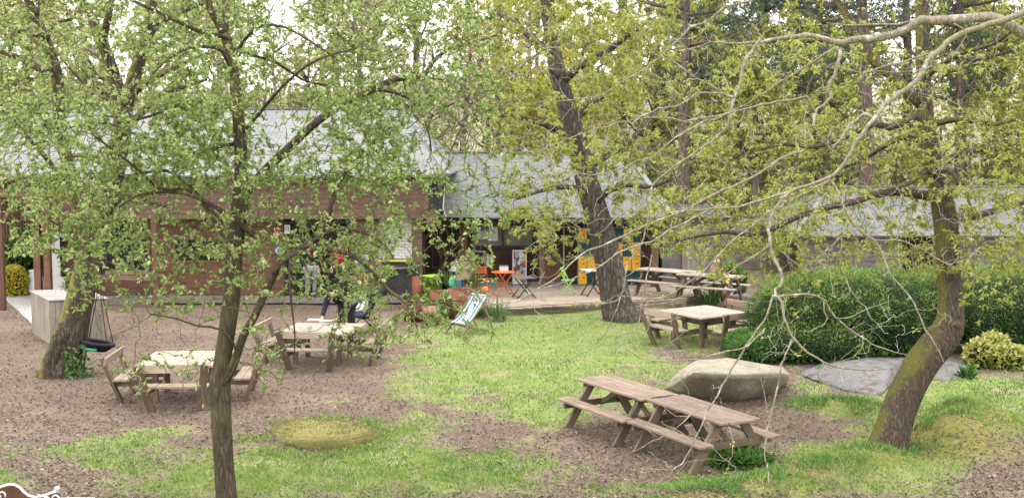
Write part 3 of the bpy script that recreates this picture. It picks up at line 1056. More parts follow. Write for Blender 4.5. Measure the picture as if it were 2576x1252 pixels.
Yn = YK - .13
o = flat_thing('notice', 'white landscape notice stuck inside the left half of the kiosk window', 'notice', (X_(1216, Yn), Yn, Z_(591, Yn)), (.34, .008, .30), 'paper')
text_lines(o, .34, .30, 5, 'locker_grey', -.008, .8, .2, .5)
o = flat_thing('notice', 'tall narrow white notice in the middle of the kiosk window', 'notice', (X_(1241, Yn), Yn, Z_(588, Yn)), (.34, .008, .52), 'paper')
text_lines(o, .34, .52, 8, 'metal_grey', -.008, .85, .2, .3)
o = flat_thing('blackboard', 'grey framed blackboard on the kiosk wall below the window', 'blackboard', (X_(1206, Yn), Yn + .03, Z_(663, Yn)), (.36, .03, .86), 'glass_dark', 'metal_grey', .06)
text_lines(o, .36, .86, 6, 'locker_grey', -.02, .82, .3, .25)
o = flat_thing('notice', 'white portrait notice with rounded look on the boards right of the blackboard', 'notice', (X_(1231, Yn), Yn + .05, Z_(658, Yn)), (.23, .01, .40), 'paper')
text_lines(o, .23, .40, 3, 'slate_trim', -.009, .75, .5, .3)
o = flat_thing('poster_panel', 'tall white framed colourful menu poster standing behind the orange table', 'poster', (X_(1307, 44.3), 44.3, Z_(671, 44.3)), (.46, .03, 1.2), 'poster_menu', 'white_paint', .035)
mb = MB(); mb.box((0, .1, -.68), (.5, .3, .1)); mb.build('foot', MAT['metal_grey'], o)
o = flat_thing('poster_panel', 'white framed yellow and blue poster on the cafe wall by the doorway', 'poster', (X_(910, YW - .1), YW - .1, Z_(677, YW)), (.40, .02, .98), 'poster_bright', 'white_paint', .03)
mb = MB(); mb.lathe([(0, -.012), (.17, -.012), (.17, .012), (0, .012)], n=24)
o = thing('round_sign', 'round blue grey sign on the reddish cafe wall left of the doorway', 'sign', (X_(703, YW - .08), YW - .08, Z_(630, YW)))
d_ = mb.build('disc', MAT['sign_blue'], o); d_.rotation_euler = (R(90), 0, 0)
mb = MB(); mb.lathe([(.085, -.004), (.115, -.004), (.115, .006), (.085, .006)], n=24); q = mb.build('ring', MAT['paper'], o); q.rotation_euler = (R(90), 0, 0); q.location = (0, -.016, 0)
mb = MB(); mb.lathe([(0, -.012), (.15, -.012), (.15, .012), (0, .012)], n=24)
o = thing('round_sign', 'faded red round sign with white cross bars above the blue sign', 'sign', (X_(700, YW - .08), YW - .08, Z_(588, YW)))
d_ = mb.build('disc', MAT['sign_red'], o); d_.rotation_euler = (R(90), 0, 0)
mb = MB(); mb.box((0, -.016, 0), (.2, .006, .03)); mb.box((0, -.016, .0), (.03, .005, .2)); mb.build('cross_bars', MAT['paper'], o)
o = flat_thing('notice', 'small pale notice in the top corner of the cafe door glass', 'notice', (X_(724, YW - .1), YW - .1, Z_(576, YW)), (.2, .008, .32), 'paper')
mb = MB(); mb.lathe([(.04, -.003), (.065, -.003), (.065, .003), (.04, .003)], n=16); q = mb.build('ring', MAT['locker_grey'], o); q.rotation_euler = (R(90), 0, 0); q.location = (0, -.008, .02)
mb = MB(); mb.lathe([(0, -.01), (.105, -.01), (.105, .01), (0, .01)], n=24)
o = thing('round_sign', 'round red no entry sign with a pale bar on the brown kiosk door', 'sign', (X_(1379, Yn), Yn - .0, Z_(648, Yn)))
d_ = mb.build('disc', MAT['sign_red'], o); d_.rotation_euler = (R(90), 0, 0)
mb = MB(); mb.box((0, -.013, 0), (.15, .006, .045)); mb.build('bar', MAT['paper'], o)
mb = MB(); mb.lathe([(.085, -.003), (.104, -.003), (.104, .004), (.085, .004)], n=24); q = mb.build('rim', MAT['paper'], o); q.rotation_euler = (R(90), 0, 0); q.location = (0, -.012, 0)

# ---------------------------------------------------------------- lockers
YL = 44.35
lk = thing('locker_bank', 'bank of orange yellow and dark teal lockers against the kiosk wall behind the oak', 'lockers', (X_(1533, YL), YL, ZD))
ncol, nrw = 7, 4
lw, lh = (X_(1612, YL) - X_(1455, YL)) / ncol, .53
tw, th = ncol * lw, nrw * lh
mb = MB(); mb.box((0, .22, th / 2 + .03), (tw + .04, .4, th + .06)); mb.build('cabinet', MAT['locker_grey'], lk)
PAT = ["YTYTTYT", "TTYTYTY", "YYTYTYY", "YTYTTTT"]
for j in range(nrw):
    for i in range(ncol):
        k = PAT[j][i]
        cx, cz = (i - (ncol - 1) / 2) * lw, th - (j + .5) * lh + .03
        mb = MB(); mb.box((cx, .0, cz), (lw - .03, .035, lh - .035))
        dr = mb.build('locker_door', MAT['locker_yellow' if k == 'Y' else 'locker_teal'], lk, .006)
        dr['label'] = 'orange yellow locker door' if k == 'Y' else 'dark teal locker door'
        mb = MB(); mb.box((cx + lw * .12, -.028, cz), (.07, .02, .03)); mb.build('handle', MAT['metal_grey' if k == 'T' else 'frame_dark'], dr)
        mb = MB()
        for s in range(3): mb.box((cx, -.019, cz + lh * .27 + s * .022), (.11, .004, .008))
        mb.build('vent_slots', MAT['frame_dark'], dr)
# ================================================================ eight seat picnic tables with backrests
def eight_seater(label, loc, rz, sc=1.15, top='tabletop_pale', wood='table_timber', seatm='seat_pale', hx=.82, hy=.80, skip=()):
    t = thing('picnic_table', label, 'picnic table', loc, rz, 'square picnic tables with backrest benches')
    mb = MB(); n = 11
    for i in range(n):
        y = -hy + (i + .5) * 2 * hy / n
        mb.bar((-hx, y, .742 + random.uniform(-.002, .002)), (hx, y, .742), 2 * hy / n - .008, .038)
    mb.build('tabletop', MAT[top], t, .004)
    mb = MB()
    for s in (-1, 1):
        mb.bar((s * .55, -hy + .08, .68), (s * .55, hy - .08, .68), .05, .08)
    for s in (-1, 1):
        mb.bar((-.56, s * .55, .675), (.56, s * .55, .675), .045, .07)
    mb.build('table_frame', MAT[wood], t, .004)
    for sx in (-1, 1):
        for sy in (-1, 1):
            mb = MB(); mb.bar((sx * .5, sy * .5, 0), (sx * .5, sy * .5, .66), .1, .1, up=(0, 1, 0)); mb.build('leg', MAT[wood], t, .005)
    for k in range(4):
        if k in skip: continue
        a = k * math.pi / 2
        c, s_ = math.cos(a), math.sin(a)
        def P(u, v, z): return (c * u - s_ * v, s_ * u + c * v, z)   # u outwards, v along the bench
        ob = (hx if k % 2 == 0 else hy) - .82
        mb = MB()
        for dv in (0, 1):
            mb.bar(P(1.06 + ob + dv * .155, -.60, .455), P(1.06 + ob + dv * .155, .60, .455), .147, .042)
        mb.build('seat', MAT[seatm], t, .005)
        mb = MB(); mb.bar(P(1.405 + ob, -.66, .82), P(1.405 + ob, .66, .82), .155, .04, up=Vector(P(1, 0, .18)))
        mb.build('backrest', MAT[seatm], t, .006)
        for sv in (-1, 1):
            mb = MB()
            mb.bar(P(1.16 + ob, sv * .44, -.02), P(1.47 + ob, sv * .60, .90), .135, .06, up=Vector(P(1, 0, -.2)))
            mb.build('post', MAT[wood], t, .006)
            mb = MB()
            mb.bar(P(.48, sv * .40, .385), P(1.36 + ob, sv * .47, .385), .05, .12)
            mb.build('beam', MAT[wood], t, .005)
    t.scale = (sc,) * 3
    return t

c = G(458, 903, .85)
eight_seater('square timber picnic table with backrest benches behind the slim foreground trunk', (c.x + .12, c.y, 0), R(94), 1.15, skip=(0,))
c = G(812, 826, .85)
tM = eight_seater('square timber picnic table at which the person in dark clothes is bending', (c.x, c.y, 0), R(-6), 1.13, skip=(1,))
c = G(1770, 784, .87)
eight_seater('square timber picnic table with white bleached top beside the clipped evergreen hedge', (c.x, c.y, 0), R(33), 1.16)

# ================================================================ A-frame picnic tables
def a_frame(label, loc, rz, top='picnic_brown', wood='picnic_legs', L=1.95, sc=1.18):
    t = thing('picnic_table', label, 'picnic table', loc, rz, 'A-frame picnic tables')
    mb = MB(); n = 5; wd = .73
    for i in range(n):
        y = -wd / 2 + (i + .5) * wd / n
        e = L / 2 - (.05 if i in (0, n - 1) else 0)
        mb.bar((-e, y, .742), (e, y, .742), wd / n - .005, .038)
    mb.build('tabletop', MAT[top], t, .006)
    for s in (-1, 1):
        mb = MB()
        for dv in (0, 1):
            mb.bar((-L / 2 + .02, s * (.56 + dv * .13), .447), (L / 2 - .02, s * (.56 + dv * .13), .447), .125, .04)
        mb.build('seat', MAT[top], t, .008)
    for sx in (-1, 1):
        x = sx * (L / 2 - .28)
        for s in (-1, 1):
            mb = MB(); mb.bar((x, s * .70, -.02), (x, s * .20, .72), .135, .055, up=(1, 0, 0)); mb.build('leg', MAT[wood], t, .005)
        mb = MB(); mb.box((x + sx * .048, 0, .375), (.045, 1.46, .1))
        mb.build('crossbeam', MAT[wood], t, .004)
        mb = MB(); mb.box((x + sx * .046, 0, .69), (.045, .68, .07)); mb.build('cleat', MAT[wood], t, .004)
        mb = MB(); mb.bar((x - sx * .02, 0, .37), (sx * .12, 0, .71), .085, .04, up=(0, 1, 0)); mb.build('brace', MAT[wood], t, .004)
    t.scale = (sc,) * 3
    return t

def from_corners(px, z):
    q = [G(a, b, z) for a, b in px]          # left, back, right, front
    c = sum(q, Vector()) / 4
    d = (q[3] - q[0]) + (q[2] - q[1])
    return Vector((c.x, c.y, 0)), math.atan2(d.y, d.x), d.length / 2
c, a, l = from_corners([(1453, 954), (1543, 946), (1698, 994), (1618, 1004)], .88)
print('near table 1', c, math.degrees(a), l)
a_frame('brown A-frame picnic table nearest the big boulder, farther one of the overlapping pair', (c.x, c.y, 0), a, L=1.97)
c, a, l = from_corners([(1628, 1006), (1723, 994), (1906, 1051), (1811, 1066)], .88)
print('near table 2', c, math.degrees(a), l)
a_frame('brown A-frame picnic table in the right foreground, nearer one of the overlapping pair', (c.x, c.y, 0), a, L=1.97)
c = G(1680, 680, 1.13)
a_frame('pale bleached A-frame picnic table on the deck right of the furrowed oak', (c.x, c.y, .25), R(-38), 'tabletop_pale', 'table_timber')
c = G(1788, 692, 1.13)
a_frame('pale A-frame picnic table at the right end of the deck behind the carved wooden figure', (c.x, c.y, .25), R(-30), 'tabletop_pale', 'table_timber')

# ================================================================ deck chair
c = G(1166, 838)
dc = thing('deck_chair', 'folding wooden deck chair with blue and white striped canvas in front of the rusty planters', 'deck chair', (c.x + .1, c.y + .1, 0), R(46))
dc.scale = (1.08,) * 3
def dP(x, y, z): return (x, y, z)
for s in (-1, 1):
    mb = MB(); mb.bar(dP(-.52, s * .31, 0), dP(.52, s * .31, 1.02), .05, .028, up=(0, 1, 0)); mb.build('frame_rail', MAT['chair_wood'], dc, .004)
    mb = MB(); mb.bar(dP(-.62, s * .27, .36), dP(.60, s * .27, 0), .045, .028, up=(0, 1, 0)); mb.build('seat_rail', MAT['chair_wood'], dc, .004)
    mb = MB(); mb.bar(dP(.30, s * .34, .78), dP(.72, s * .34, 0), .04, .025, up=(0, 1, 0)); mb.build('strut', MAT['chair_wood'], dc, .004)
for q_, y_ in (((.5, 1.0), .33), ((-.62, .36), .29), ((.6, .02), .29)):
    mb = MB(); mb.tube([(q_[0], -y_, q_[1]), (q_[0], y_, q_[1])], .018, 8); mb.build('crossbar', MAT['chair_wood'], dc)
K = 14
pv, pq, uvs = [], [], []
for i in range(K + 1):
    u = i / K
    x = .5 + (-.62 - .5) * u
    z = 1.0 + (.37 - 1.0) * u - .30 * math.sin(math.pi * u) ** 1.0 * (.55 + .6 * u)
    for j in range(9):
        v = j / 8
        pv.append((x, -.27 + .54 * v, z - .015 * math.sin(math.pi * v)))
for i in range(K):
    for j in range(8):
        a0 = i * 9 + j
        pq.append((a0, a0 + 1, a0 + 10, a0 + 9))
        for jj, ii in ((j, i), (j + 1, i), (j + 1, i + 1), (j, i + 1)): uvs.append((jj / 8, ii / K))
cv = np_mesh('canvas', pv, pq, MAT['striped_canvas'], dc, True, None, uvs)
m_ = cv.modifiers.new('thickness', 'SOLIDIFY'); m_.thickness = .006
hp = MB()
hp.bar((.50, -.275, .965), (.50, .275, .965), .15, .025, up=(1, 0, .9)); hpo = hp.build('head_band', MAT['pale_cloth'], dc, .004)
hp = MB()
for k in (-.15, .03, .16):
    hp.tube([(.478, k, .94), (.455, k, .955)], .032, 10)
hp.build('blue_dots', MAT['sign_blue'], hpo)

# ================================================================ rusty planters
def planter(label, px, py, prof, m='corten', z=0.0, n=28, fill=True):
    c = G(px, py, z)
    o = thing('planter_pot', label, 'planter', (c.x, c.y, z))
    mb = MB(); mb.lathe(prof, n=n); mb.build('pot', MAT[m], o)
    if fill:
        rt, zt = prof[-1]
        mb = MB(); mb.lathe([(0, zt - .05), (rt, zt - .05)], n=n); mb.build('soil', MAT['soil'], o)
    return o
def pot(r0, r1, h, t=.03): return [(0, 0), (r0, 0), (r1, h), (r1 - t, h), (r1 - t, h - .08)]
planter('tall rust brown cylinder planter in front of the lime green tub', 1055, 768, pot(.25, .25, 1.0))
planter('broad rust brown bowl planter low on the bark at the left of the planter group', 1044, 806, pot(.34, .44, .62), 'corten_dark')
planter('rust brown half barrel planter with pale rim behind the bowl planter', 1110, 788, pot(.27, .38, .74))
planter('square shouldered rust brown planter carrying the spiky plants behind the striped chair', 1158, 800, pot(.36, .40, .95))
planter('lime green tapered tub with handle slot beside the brown cylinder planter', 1089, 772, [(0, 0), (.23, 0), (.37, 1.05), (.40, 1.05), (.40, 1.09), (.34, 1.09), (.34, .98)], 'lime', n=4)
c = G(1086, 818)
o = thing('copper_churn', 'shiny copper coloured churn on stubby legs between bowl planter and striped chair', 'churn', (c.x, c.y, 0), R(20))
mb = MB(); mb.tube([(-.28, 0, .38), (-.26, 0, .38), (-.12, 0, .40), (.12, 0, .40), (.27, 0, .38), (.29, 0, .38)], [.02, .17, .21, .21, .17, .02], 18); mb.build('body', MAT['copper'], o)
for sx in (-1, 1):
    for sy in (-1, 1):
        mb = MB(); mb.tube([(sx * .17, sy * .11, 0), (sx * .15, sy * .10, .28)], [.045, .055], 10); mb.build('leg', MAT['copper'], o)

# birdhouse on post
c = G(1167, 776)
o = thing('birdhouse', 'pointed pale wooden birdhouse on a short brown post behind the deck chair', 'birdhouse', (c.x, c.y, 0), R(12))
mb = MB(); mb.bar((0, 0, 0), (0, 0, 1.0), .16, .16, up=(0, 1, 0)); mb.build('post', MAT['post_brown'], o, .01)
mb = MB()
sec = [(-.25, .0), (.25, .0), (.27, .36), (.10, .74), (0, .80), (-.10, .74), (-.25, .36)]
fr = [(x, -.19 + .02 * (z > .5), 1.0 + z) for x, z in sec]; bk = [(x * .95, .19, 1.0 + z) for x, z in sec]
mb.poly(fr); mb.poly(list(reversed(bk)))
for i in range(len(sec)):
    j = (i + 1) % len(sec)
    mb.poly([fr[i], bk[i], bk[j], fr[j]], [(0, 0), (.38, 0), (.38, .3), (0, .3)])
b_ = mb.build('body', MAT['carved_wood'], o, .02)
mb = MB(); mb.tube([(.10, -.20, 1.30), (.10, -.15, 1.30)], .055, 14); mb.build('entrance_hole', MAT['soil'], b_)

# bags and bin by the kiosk wall
c = G(1147, 727, .25)
o = thing('waste_bin', 'blue and white bin with a black and white domed lid behind the birdhouse', 'bin', (c.x, 43.4, .25))
mb = MB(); mb.lathe([(0, 0), (.22, 0), (.26, .5), (.24, .52)], n=20); mb.build('body', MAT['white_plastic'], o)
mb = MB(); mb.lathe([(.268, .02), (.272, .34), (.262, .34)], n=20); mb.build('blue_band', MAT['blue_plastic'], o)
mb = MB(); mb.lathe([(.30, .62), (.29, .80), (.18, .98), (0, 1.03)], n=20); mb.build('lid', MAT['white_plastic'], o)
mb = MB(); mb.lathe([(.305, .60), (.30, .66)], n=20); mb.lathe([(0, .52), (.26, .53), (.25, .62)], n=20); mb.box((-.2, -.16, .83), (.2, .12, .16)); mb.build('lid_band', MAT['black_plastic'], o)
c = G(1141, 775)
o = thing('green_ornament', 'small mint green leaf shaped ornament at the planter edge by the deck chair', 'ornament', (c.x - .05, c.y, .0))
mb = MB(); mb.tube([(0, 0, 0), (0, 0, .75)], .02, 8); mb.build('stake', MAT['dark_metal'], o)
mb = MB(); mb.lathe([(0, .70), (.09, .76), (.12, .90), (.06, 1.05), (0, 1.1)], n=14, sy=.5); mb.build('bulb', MAT['green_plastic'], o)

# ================================================================ bistro furniture on the deck
def bistro_chair(label, loc, rz, m):
    o = thing('folding_chair', label, 'chair', loc, rz, 'slatted folding chairs on the deck'); o.scale = (1.15,) * 3
    M = MAT[m]
    for s in (-1, 1):
        mb = MB(); mb.bar((.20, s * .19, 0), (-.20, s * .19, .84), .028, .016, up=(0, 1, 0)); mb.build('back_leg', M, o)
        mb = MB(); mb.bar((-.24, s * .165, 0), (.18, s * .165, .45), .028, .016, up=(0, 1, 0)); mb.build('front_leg', M, o)
    mb = MB()
    for i in range(5): mb.box((-.15 + i * .08, 0, .455), (.066, .39, .016))
    mb.build('seat', M, o, .003)
    mb = MB()
    for z in (.66, .74, .82): mb.bar((-.105 - (z - .64) * .476, -.19, z), (-.105 - (z - .64) * .476, .19, z), .06, .014, up=(1, 0, .3))
    mb.build('backrest', M, o, .003)
    mb = MB(); mb.tube([(.18, -.18, .06), (.18, .18, .06)], .01, 6); mb.tube([(-.2, -.16, .06), (-.2, .16, .06)], .01, 6); mb.build('stretcher', M, o)
    return o
def bistro_table(label, loc, m, r=.36, square=False, legm=None, h=.73):
    o = thing('bistro_table', label, 'table', loc, R(20)); o.scale = (1.12,) * 3
    mb = MB()
    if square: mb.box((0, 0, h), (.62, .62, .022))
    else: mb.lathe([(0, h - .012), (r, h - .012), (r, h + .012), (0, h + .012)], n=32)
    mb.build('tabletop', MAT[m], o, .003)
    L = MAT[legm or m]
    for s in (-1, 1):
        for k in (-1, 1):
            mb = MB(); mb.bar((k * .30, s * .24, 0), (-k * .22, s * .24, h - .02), .03, .018, up=(0, 1, 0)); mb.build('leg', L, o)
    mb = MB()
    for k in (-1, 1):
        mb.tube([(k * .27, -.24, .05), (k * .27, .24, .05)], .01, 6)
        mb.tube([(k * .2, -.24, h - .03), (k * .2, .24, h - .03)], .01, 6)
    mb.build('stretcher', L, o)
    return o
def on_deck(px, py): 
    c = G(px, py, .25); return (c.x, c.y, .25)
bistro_table('round orange metal bistro table in front of the kiosk wall', on_deck(1266, 742), 'orange', .38)
bistro_chair('orange slatted folding chair left of the round orange table', on_deck(1212, 738), R(78), 'orange')
bistro_chair('lime green slatted folding chair alone in the middle of the deck', on_deck(1428, 741), R(-12), 'apple_green')
bistro_table('square white topped folding table with thin black legs beside the oak trunk', on_deck(1491, 743), 'white_paint', .3, True, 'dark_metal', .8)
bistro_chair('orange folding chair partly hidden behind the oak trunk', on_deck(1519, 741), R(160), 'orange')
bistro_table('small grey metal table standing right of the orange table', on_deck(1318, 748), 'metal_grey', .3, True, 'dark_metal', .62)
o = thing('garden_ball', 'small bright orange ball shaped lantern on a stake among the plants by the deck', 'lantern', G(1219, 772))
mb = MB(); mb.lathe([(0, .50), (.10, .52), (.145, .60), (.10, .69), (0, .71)], n=18); mb.build('globe', MAT['pumpkin'], o)
mb = MB(); mb.tube([(0, 0, 0), (0, 0, .5)], .012, 6); mb.build('stake', MAT['dark_metal'], o)
o = thing('plastic_crate', 'small white plastic box on the round orange table', 'box', Vector(on_deck(1266, 742)) + Vector((.02, .05, .832)), R(10))
mb = MB(); mb.box((0, 0, .09), (.30, .2, .18)); mb.build('body', MAT['white_plastic'], o, .02)
mb = MB(); mb.box((0, 0, .19), (.31, .21, .03)); mb.build('lid', MAT['slate_trim'], o, .01)

# ================================================================ right end of the deck
c = G(1802, 741, .25)
o = thing('carved_figure', 'carved pale wooden barrel bodied animal figure on splayed legs at the deck end', 'sculpture', (c.x, 41.6, .0), R(-15))
mb = MB(); mb.tube([(0, 0, .62), (0, 0, .66), (0, 0, .8), (0, 0, 1.05), (0, 0, 1.25), (.03, 0, 1.32), (.04, 0, 1.34)], [.05, .22, .28, .29, .22, .14, .03], 12); mb.build('body', MAT['carved_wood'], o)
mb = MB(); mb.tube([(.0, -.05, 1.28), (.02, -.12, 1.42), (-.04, -.30, 1.44), (-.06, -.4, 1.40)], [.1, .12, .08, .03], 10); hd = mb.build('head', MAT['carved_wood'], o)
for s in (-1, 1):
    mb = MB(); mb.tube([(s * .05, -.05, 1.5), (s * .09, -.04, 1.6)], [.035, .01], 6); mb.build('ear', MAT['carved_wood'], hd)
for i, (dx, dy, b) in enumerate(((-.30, -.08, -.12), (.06, -.15, .05), (.2, .15, .1), (-.15, .18, -.1))):
    mb = MB(); mb.tube([(dx, dy, 0), (b, dy * .5, .70)], [.055, .07], 8); mb.build('leg', MAT['post_red'], o)
c = G(1832, 766)
o = thing('garden_gnome', 'white and red garden gnome standing in the greenery by the deck end', 'garden gnome', (c.x, c.y, .15))
mb = MB(); mb.lathe([(0, .0), (.15, .0), (.16, .18), (.12, .2)], n=16); mb.build('trousers', MAT['red_cloth'], o)
mb = MB(); mb.lathe([(.14, .18), (.17, .28), (.15, .44), (.09, .52), (0, .53)], n=16); mb.build('coat', MAT['white_plastic'], o)
mb = MB(); mb.lathe([(0, .50), (.09, .53), (.10, .60), (.07, .67), (0, .68)], n=16); mb.build('head', MAT['skin'], o)
mb = MB(); mb.lathe([(.115, .62), (.10, .68), (.05, .85), (0, .93)], n=16); mb.build('hat', MAT['yellow_paint'], o)
c = G(1792, 760)
o = thing('stone_block', 'low pale stone block edging the planting right of the deck', 'stone', (c.x + .8, c.y - .5, 0))
mb = MB(); mb.box((0, 0, .16), (.8, .4, .34), R(8)); mb.build('block', MAT['slab_rock'], o, .05)
c = G(2400, 662)
o = thing('white_garden_chair', 'white slatted garden chair behind the leaning trunk in front of the long shed', 'chair', (X_(2402, 42), 42.5, .45), R(150))
for s in (-1, 1):
    mb = MB(); mb.bar((s * .3, .25, 0), (s * .3, .25, .5), .06, .05, up=(0, 1, 0)); mb.build('leg', MAT['white_paint'], o)
    mb = MB(); mb.bar((s * .3, -.3, 0), (s * .3, -.3, .5), .06, .05, up=(0, 1, 0)); mb.build('leg', MAT['white_paint'], o)
    mb = MB(); mb.box((s * .33, -.02, .68), (.1, .75, .035)); mb.build('armrest', MAT['white_paint'], o)
mb = MB()
for i in range(5): mb.box((0, .22 - i * .115, .44 - .02 * i), (.62, .095, .025))
mb.build('seat', MAT['white_paint'], o)
mb = MB()
for i in range(5): mb.bar((-.24 + i * .12, -.27, .40), (-.27 + i * .135, -.50, 1.15), .1, .022, up=(0, 1, .3))
mb.build('backrest', MAT['white_paint'], o)
tbl = thing('raised_bed', 'weathered timber raised bed carrying the white garden chair before the long shed', 'raised bed', (X_(2402, 42), 42.5, 0))
mb = MB()
for z in (.11, .33):
    for s in (-1, 1): mb.bar((-1.2, s * .6, z), (1.2, s * .6, z), .05, .21)
    for s in (-1, 1): mb.bar((s * 1.175, -.57, z), (s * 1.175, .57, z), .05, .205)
mb.build('boards', MAT['board_grey'], tbl, .004)
mb = MB(); mb.box((0, 0, .22), (2.28, 1.1, .42)); mb.build('soil', MAT['soil'], tbl)

# ================================================================ left: timber box, swing, bench, garden beyond the path
bx = thing('timber_enclosure', 'grey vertical board enclosure box behind the mossy old trunk', 'enclosure', (0, 0, 0))
p0, p1, p2 = G(82, 838), G(128, 868), G(272, 862)
p3 = p2 + (p0 - p1)
ctr = (p0 + p2) / 2
bx.location = ctr
hb_ = 1.22
mb = MB()
for a, b in ((p0, p1), (p1, p2), (p2, p3), (p3, p0)):
    d = (b - a); L = d.length; d = d / L
    nrm = Vector((d.y, -d.x, 0))
    k = max(1, int(L / .15))
    for i in range(k):
        q = a + d * ((i + .5) * L / k) - ctr
        mb.bar(q + Vector((0, 0, 0)), q + Vector((0, 0, hb_ + random.uniform(-.012, .012))), L / k - .008, .024, up=nrm)
mb.build('boards', MAT['box_grey'], bx, .003)
mb = MB()
q = [p - ctr + Vector((0, 0, hb_ + .05)) for p in (p0, p1, p2, p3)]
cen = sum(q, Vector()) / 4
q = [cen + (v - cen) * 1.05 for v in q]
mb.slab(q, .035)
mb.build('lid', MAT['board_grey'], bx, .004)

# picnic-side planter seen low right of table: picket fence far left
pf = thing('picket_fence', 'pale stick fence at the far left beyond the garden bushes', 'fence', (X_(60, 47), 47, 0))
mb = MB()
for i in range(26):
    x = X_(-40, 47) + i * .135 - pf.location.x
    mb.tube([(x, 0, .3), (x + random.uniform(-.03, .03), 0, 2.85 + random.uniform(-.15, .15))], [.028, .02], 5)
mb.build('pickets', MAT['pine_fence'], pf)
mb = MB()
for z in (1.0, 2.2): mb.bar((X_(-40, 47) - pf.location.x, .05, z), (X_(-40, 47) + 3.4 - pf.location.x, .05, z), .05, .05)
mb.build('rail', MAT['pine_fence'], pf)
o = thing('white_sack', 'white sack slumped among the bushes beyond the left porch post', 'sack', (X_(82, 43), 43.5, 0))
mb = MB(); mb.lathe([(0, 0), (.34, .02), (.40, .35), (.30, .7), (.12, .86), (.16, .98), (0, .95)], n=14, sy=.7); q = mb.build('bag', MAT['white_plastic'], o)
q.rotation_euler = (0, R(-14), 0)
mb = MB(); mb.tube([(0, 0, .86), (.02, 0, .84)], [.14, .14], 12); mb.build('tie', MAT['rope'], o)

# cast bench at the lower left, only its scrolled back top shows
bn = thing('scroll_bench', 'brown cast metal bench back with scrolled bright top edge in the lower left corner', 'bench', (0, 0, 0))
zb = .95
top = [(-40, 1248), (-20, 1236), (-6, 1229), (8, 1223), (24, 1219), (38, 1220), (50, 1227), (60, 1238), (72, 1247), (88, 1251), (104, 1249), (120, 1244), (136, 1238), (147, 1235)]
yb_ = 16.35
pts = [D(a, b, yb_) for a, b in top]
bn.location = (pts[4].x, yb_, 0)
off = Vector(bn.location)
loc_ = [p - off for p in pts]
mb = MB()
n_ = len(loc_)
for i in range(n_ - 1):
    a, b = loc_[i], loc_[i + 1]
    lo = .62
    mb.poly([(a.x, -.012, lo), (b.x, -.012, lo), (b.x, -.012, b.z), (a.x, -.012, a.z)])
    mb.poly([(b.x, .012, lo), (a.x, .012, lo), (a.x, .012, a.z), (b.x, .012, b.z)])
mb.build('back_plate', MAT['bronze'], bn)
mb = MB(); mb.tube([p + Vector((0, 0, .008)) for p in loc_], .019, 10)
mb.build('top_rail', MAT['metal_highlight'], bn)
for cx_, cy_, r_ in ((6, 1243, 10), (118, 1256, 10), (140, 1252, 11)):
    q = D(cx_, cy_, yb_) - off
    rr = r_ / 3000 * 16.6
    mb = MB(); mb.tube([(q.x + rr * math.cos(a) * (1 - .05 * k), -.02, q.z + rr * math.sin(a) * (1 - .05 * k)) for k, a in enumerate(np.linspace(-.6, 4.6, 12))], .013, 8)
    mb.build('scroll', MAT['metal_highlight'], bn)
q = D(144, 1229, yb_) - off
mb = MB(); mb.lathe([(0, -.06), (.03, -.05), (.022, -.02), (.04, .0), (.036, .03), (0, .045)], (q.x, 0, q.z), 12); mb.build('finial', MAT['metal_highlight'], bn)
q = D(96, 1247, yb_) - off
for px in (98, 112):
    q = D(px, 1246, yb_) - off
    mb = MB(); mb.lathe([(0, -.02), (.025, -.01), (.02, .015), (0, .022)], (q.x, 0, q.z), 10); mb.build('knob', MAT['metal_highlight'], bn)
x0, x1 = loc_[0].x - 1.0, loc_[-1].x
mb = MB()
for i in range(4): mb.box(((x0 + x1) / 2, -.1 - i * .11, .43), (x1 - x0, .095, .03))
mb.build('seat', MAT['picnic_brown'], bn)
for xx in (x0 + .05, x1 - .03):
    mb = MB(); mb.tube([(xx, 0, .64), (xx, .03, .4), (xx, .1, 0)], .025, 8); mb.build('leg', MAT['bronze'], bn)
    mb = MB(); mb.tube([(xx, -.45, .43), (xx, -.43, .2), (xx, -.5, 0)], .025, 8); mb.build('leg', MAT['bronze'], bn)
q = D(240, 1250, yb_) - off
mb = MB(); mb.tube([(x1, 0, q.z - .01), (q.x, -.02, q.z)], .008, 6); mb.build('thin_rod', MAT['metal_highlight'], bn)
# ================================================================ people
def skin_mesh(name, joints, bones, m, parent, root, sub=2):
    """continuous surface grown on a skeleton: joints {name: (pos, radius)}"""
    me = bpy.data.meshes.new(name)
    names = list(joints)
    bmx = bmesh.new()
    lay = bmx.verts.layers.skin.verify()
    vs_ = {}
    for k in names:
        p, r = joints[k]
        v = bmx.verts.new(p)
        rr = r if isinstance(r, tuple) else (r, r)
        v[lay].radius = rr
        v[lay].use_root = (k == root)
        vs_[k] = v
    for a, b in bones: bmx.edges.new((vs_[a], vs_[b]))
    bmx.to_mesh(me); bmx.free()
    me.materials.append(m)
    o = link(bpy.data.objects.new(name, me), parent)
    s = o.modifiers.new('skin', 'SKIN'); s.use_smooth_shade = True
    o.modifiers.new('smooth', 'SUBSURF').levels = sub
    o.modifiers['smooth'].render_levels = sub
    return o

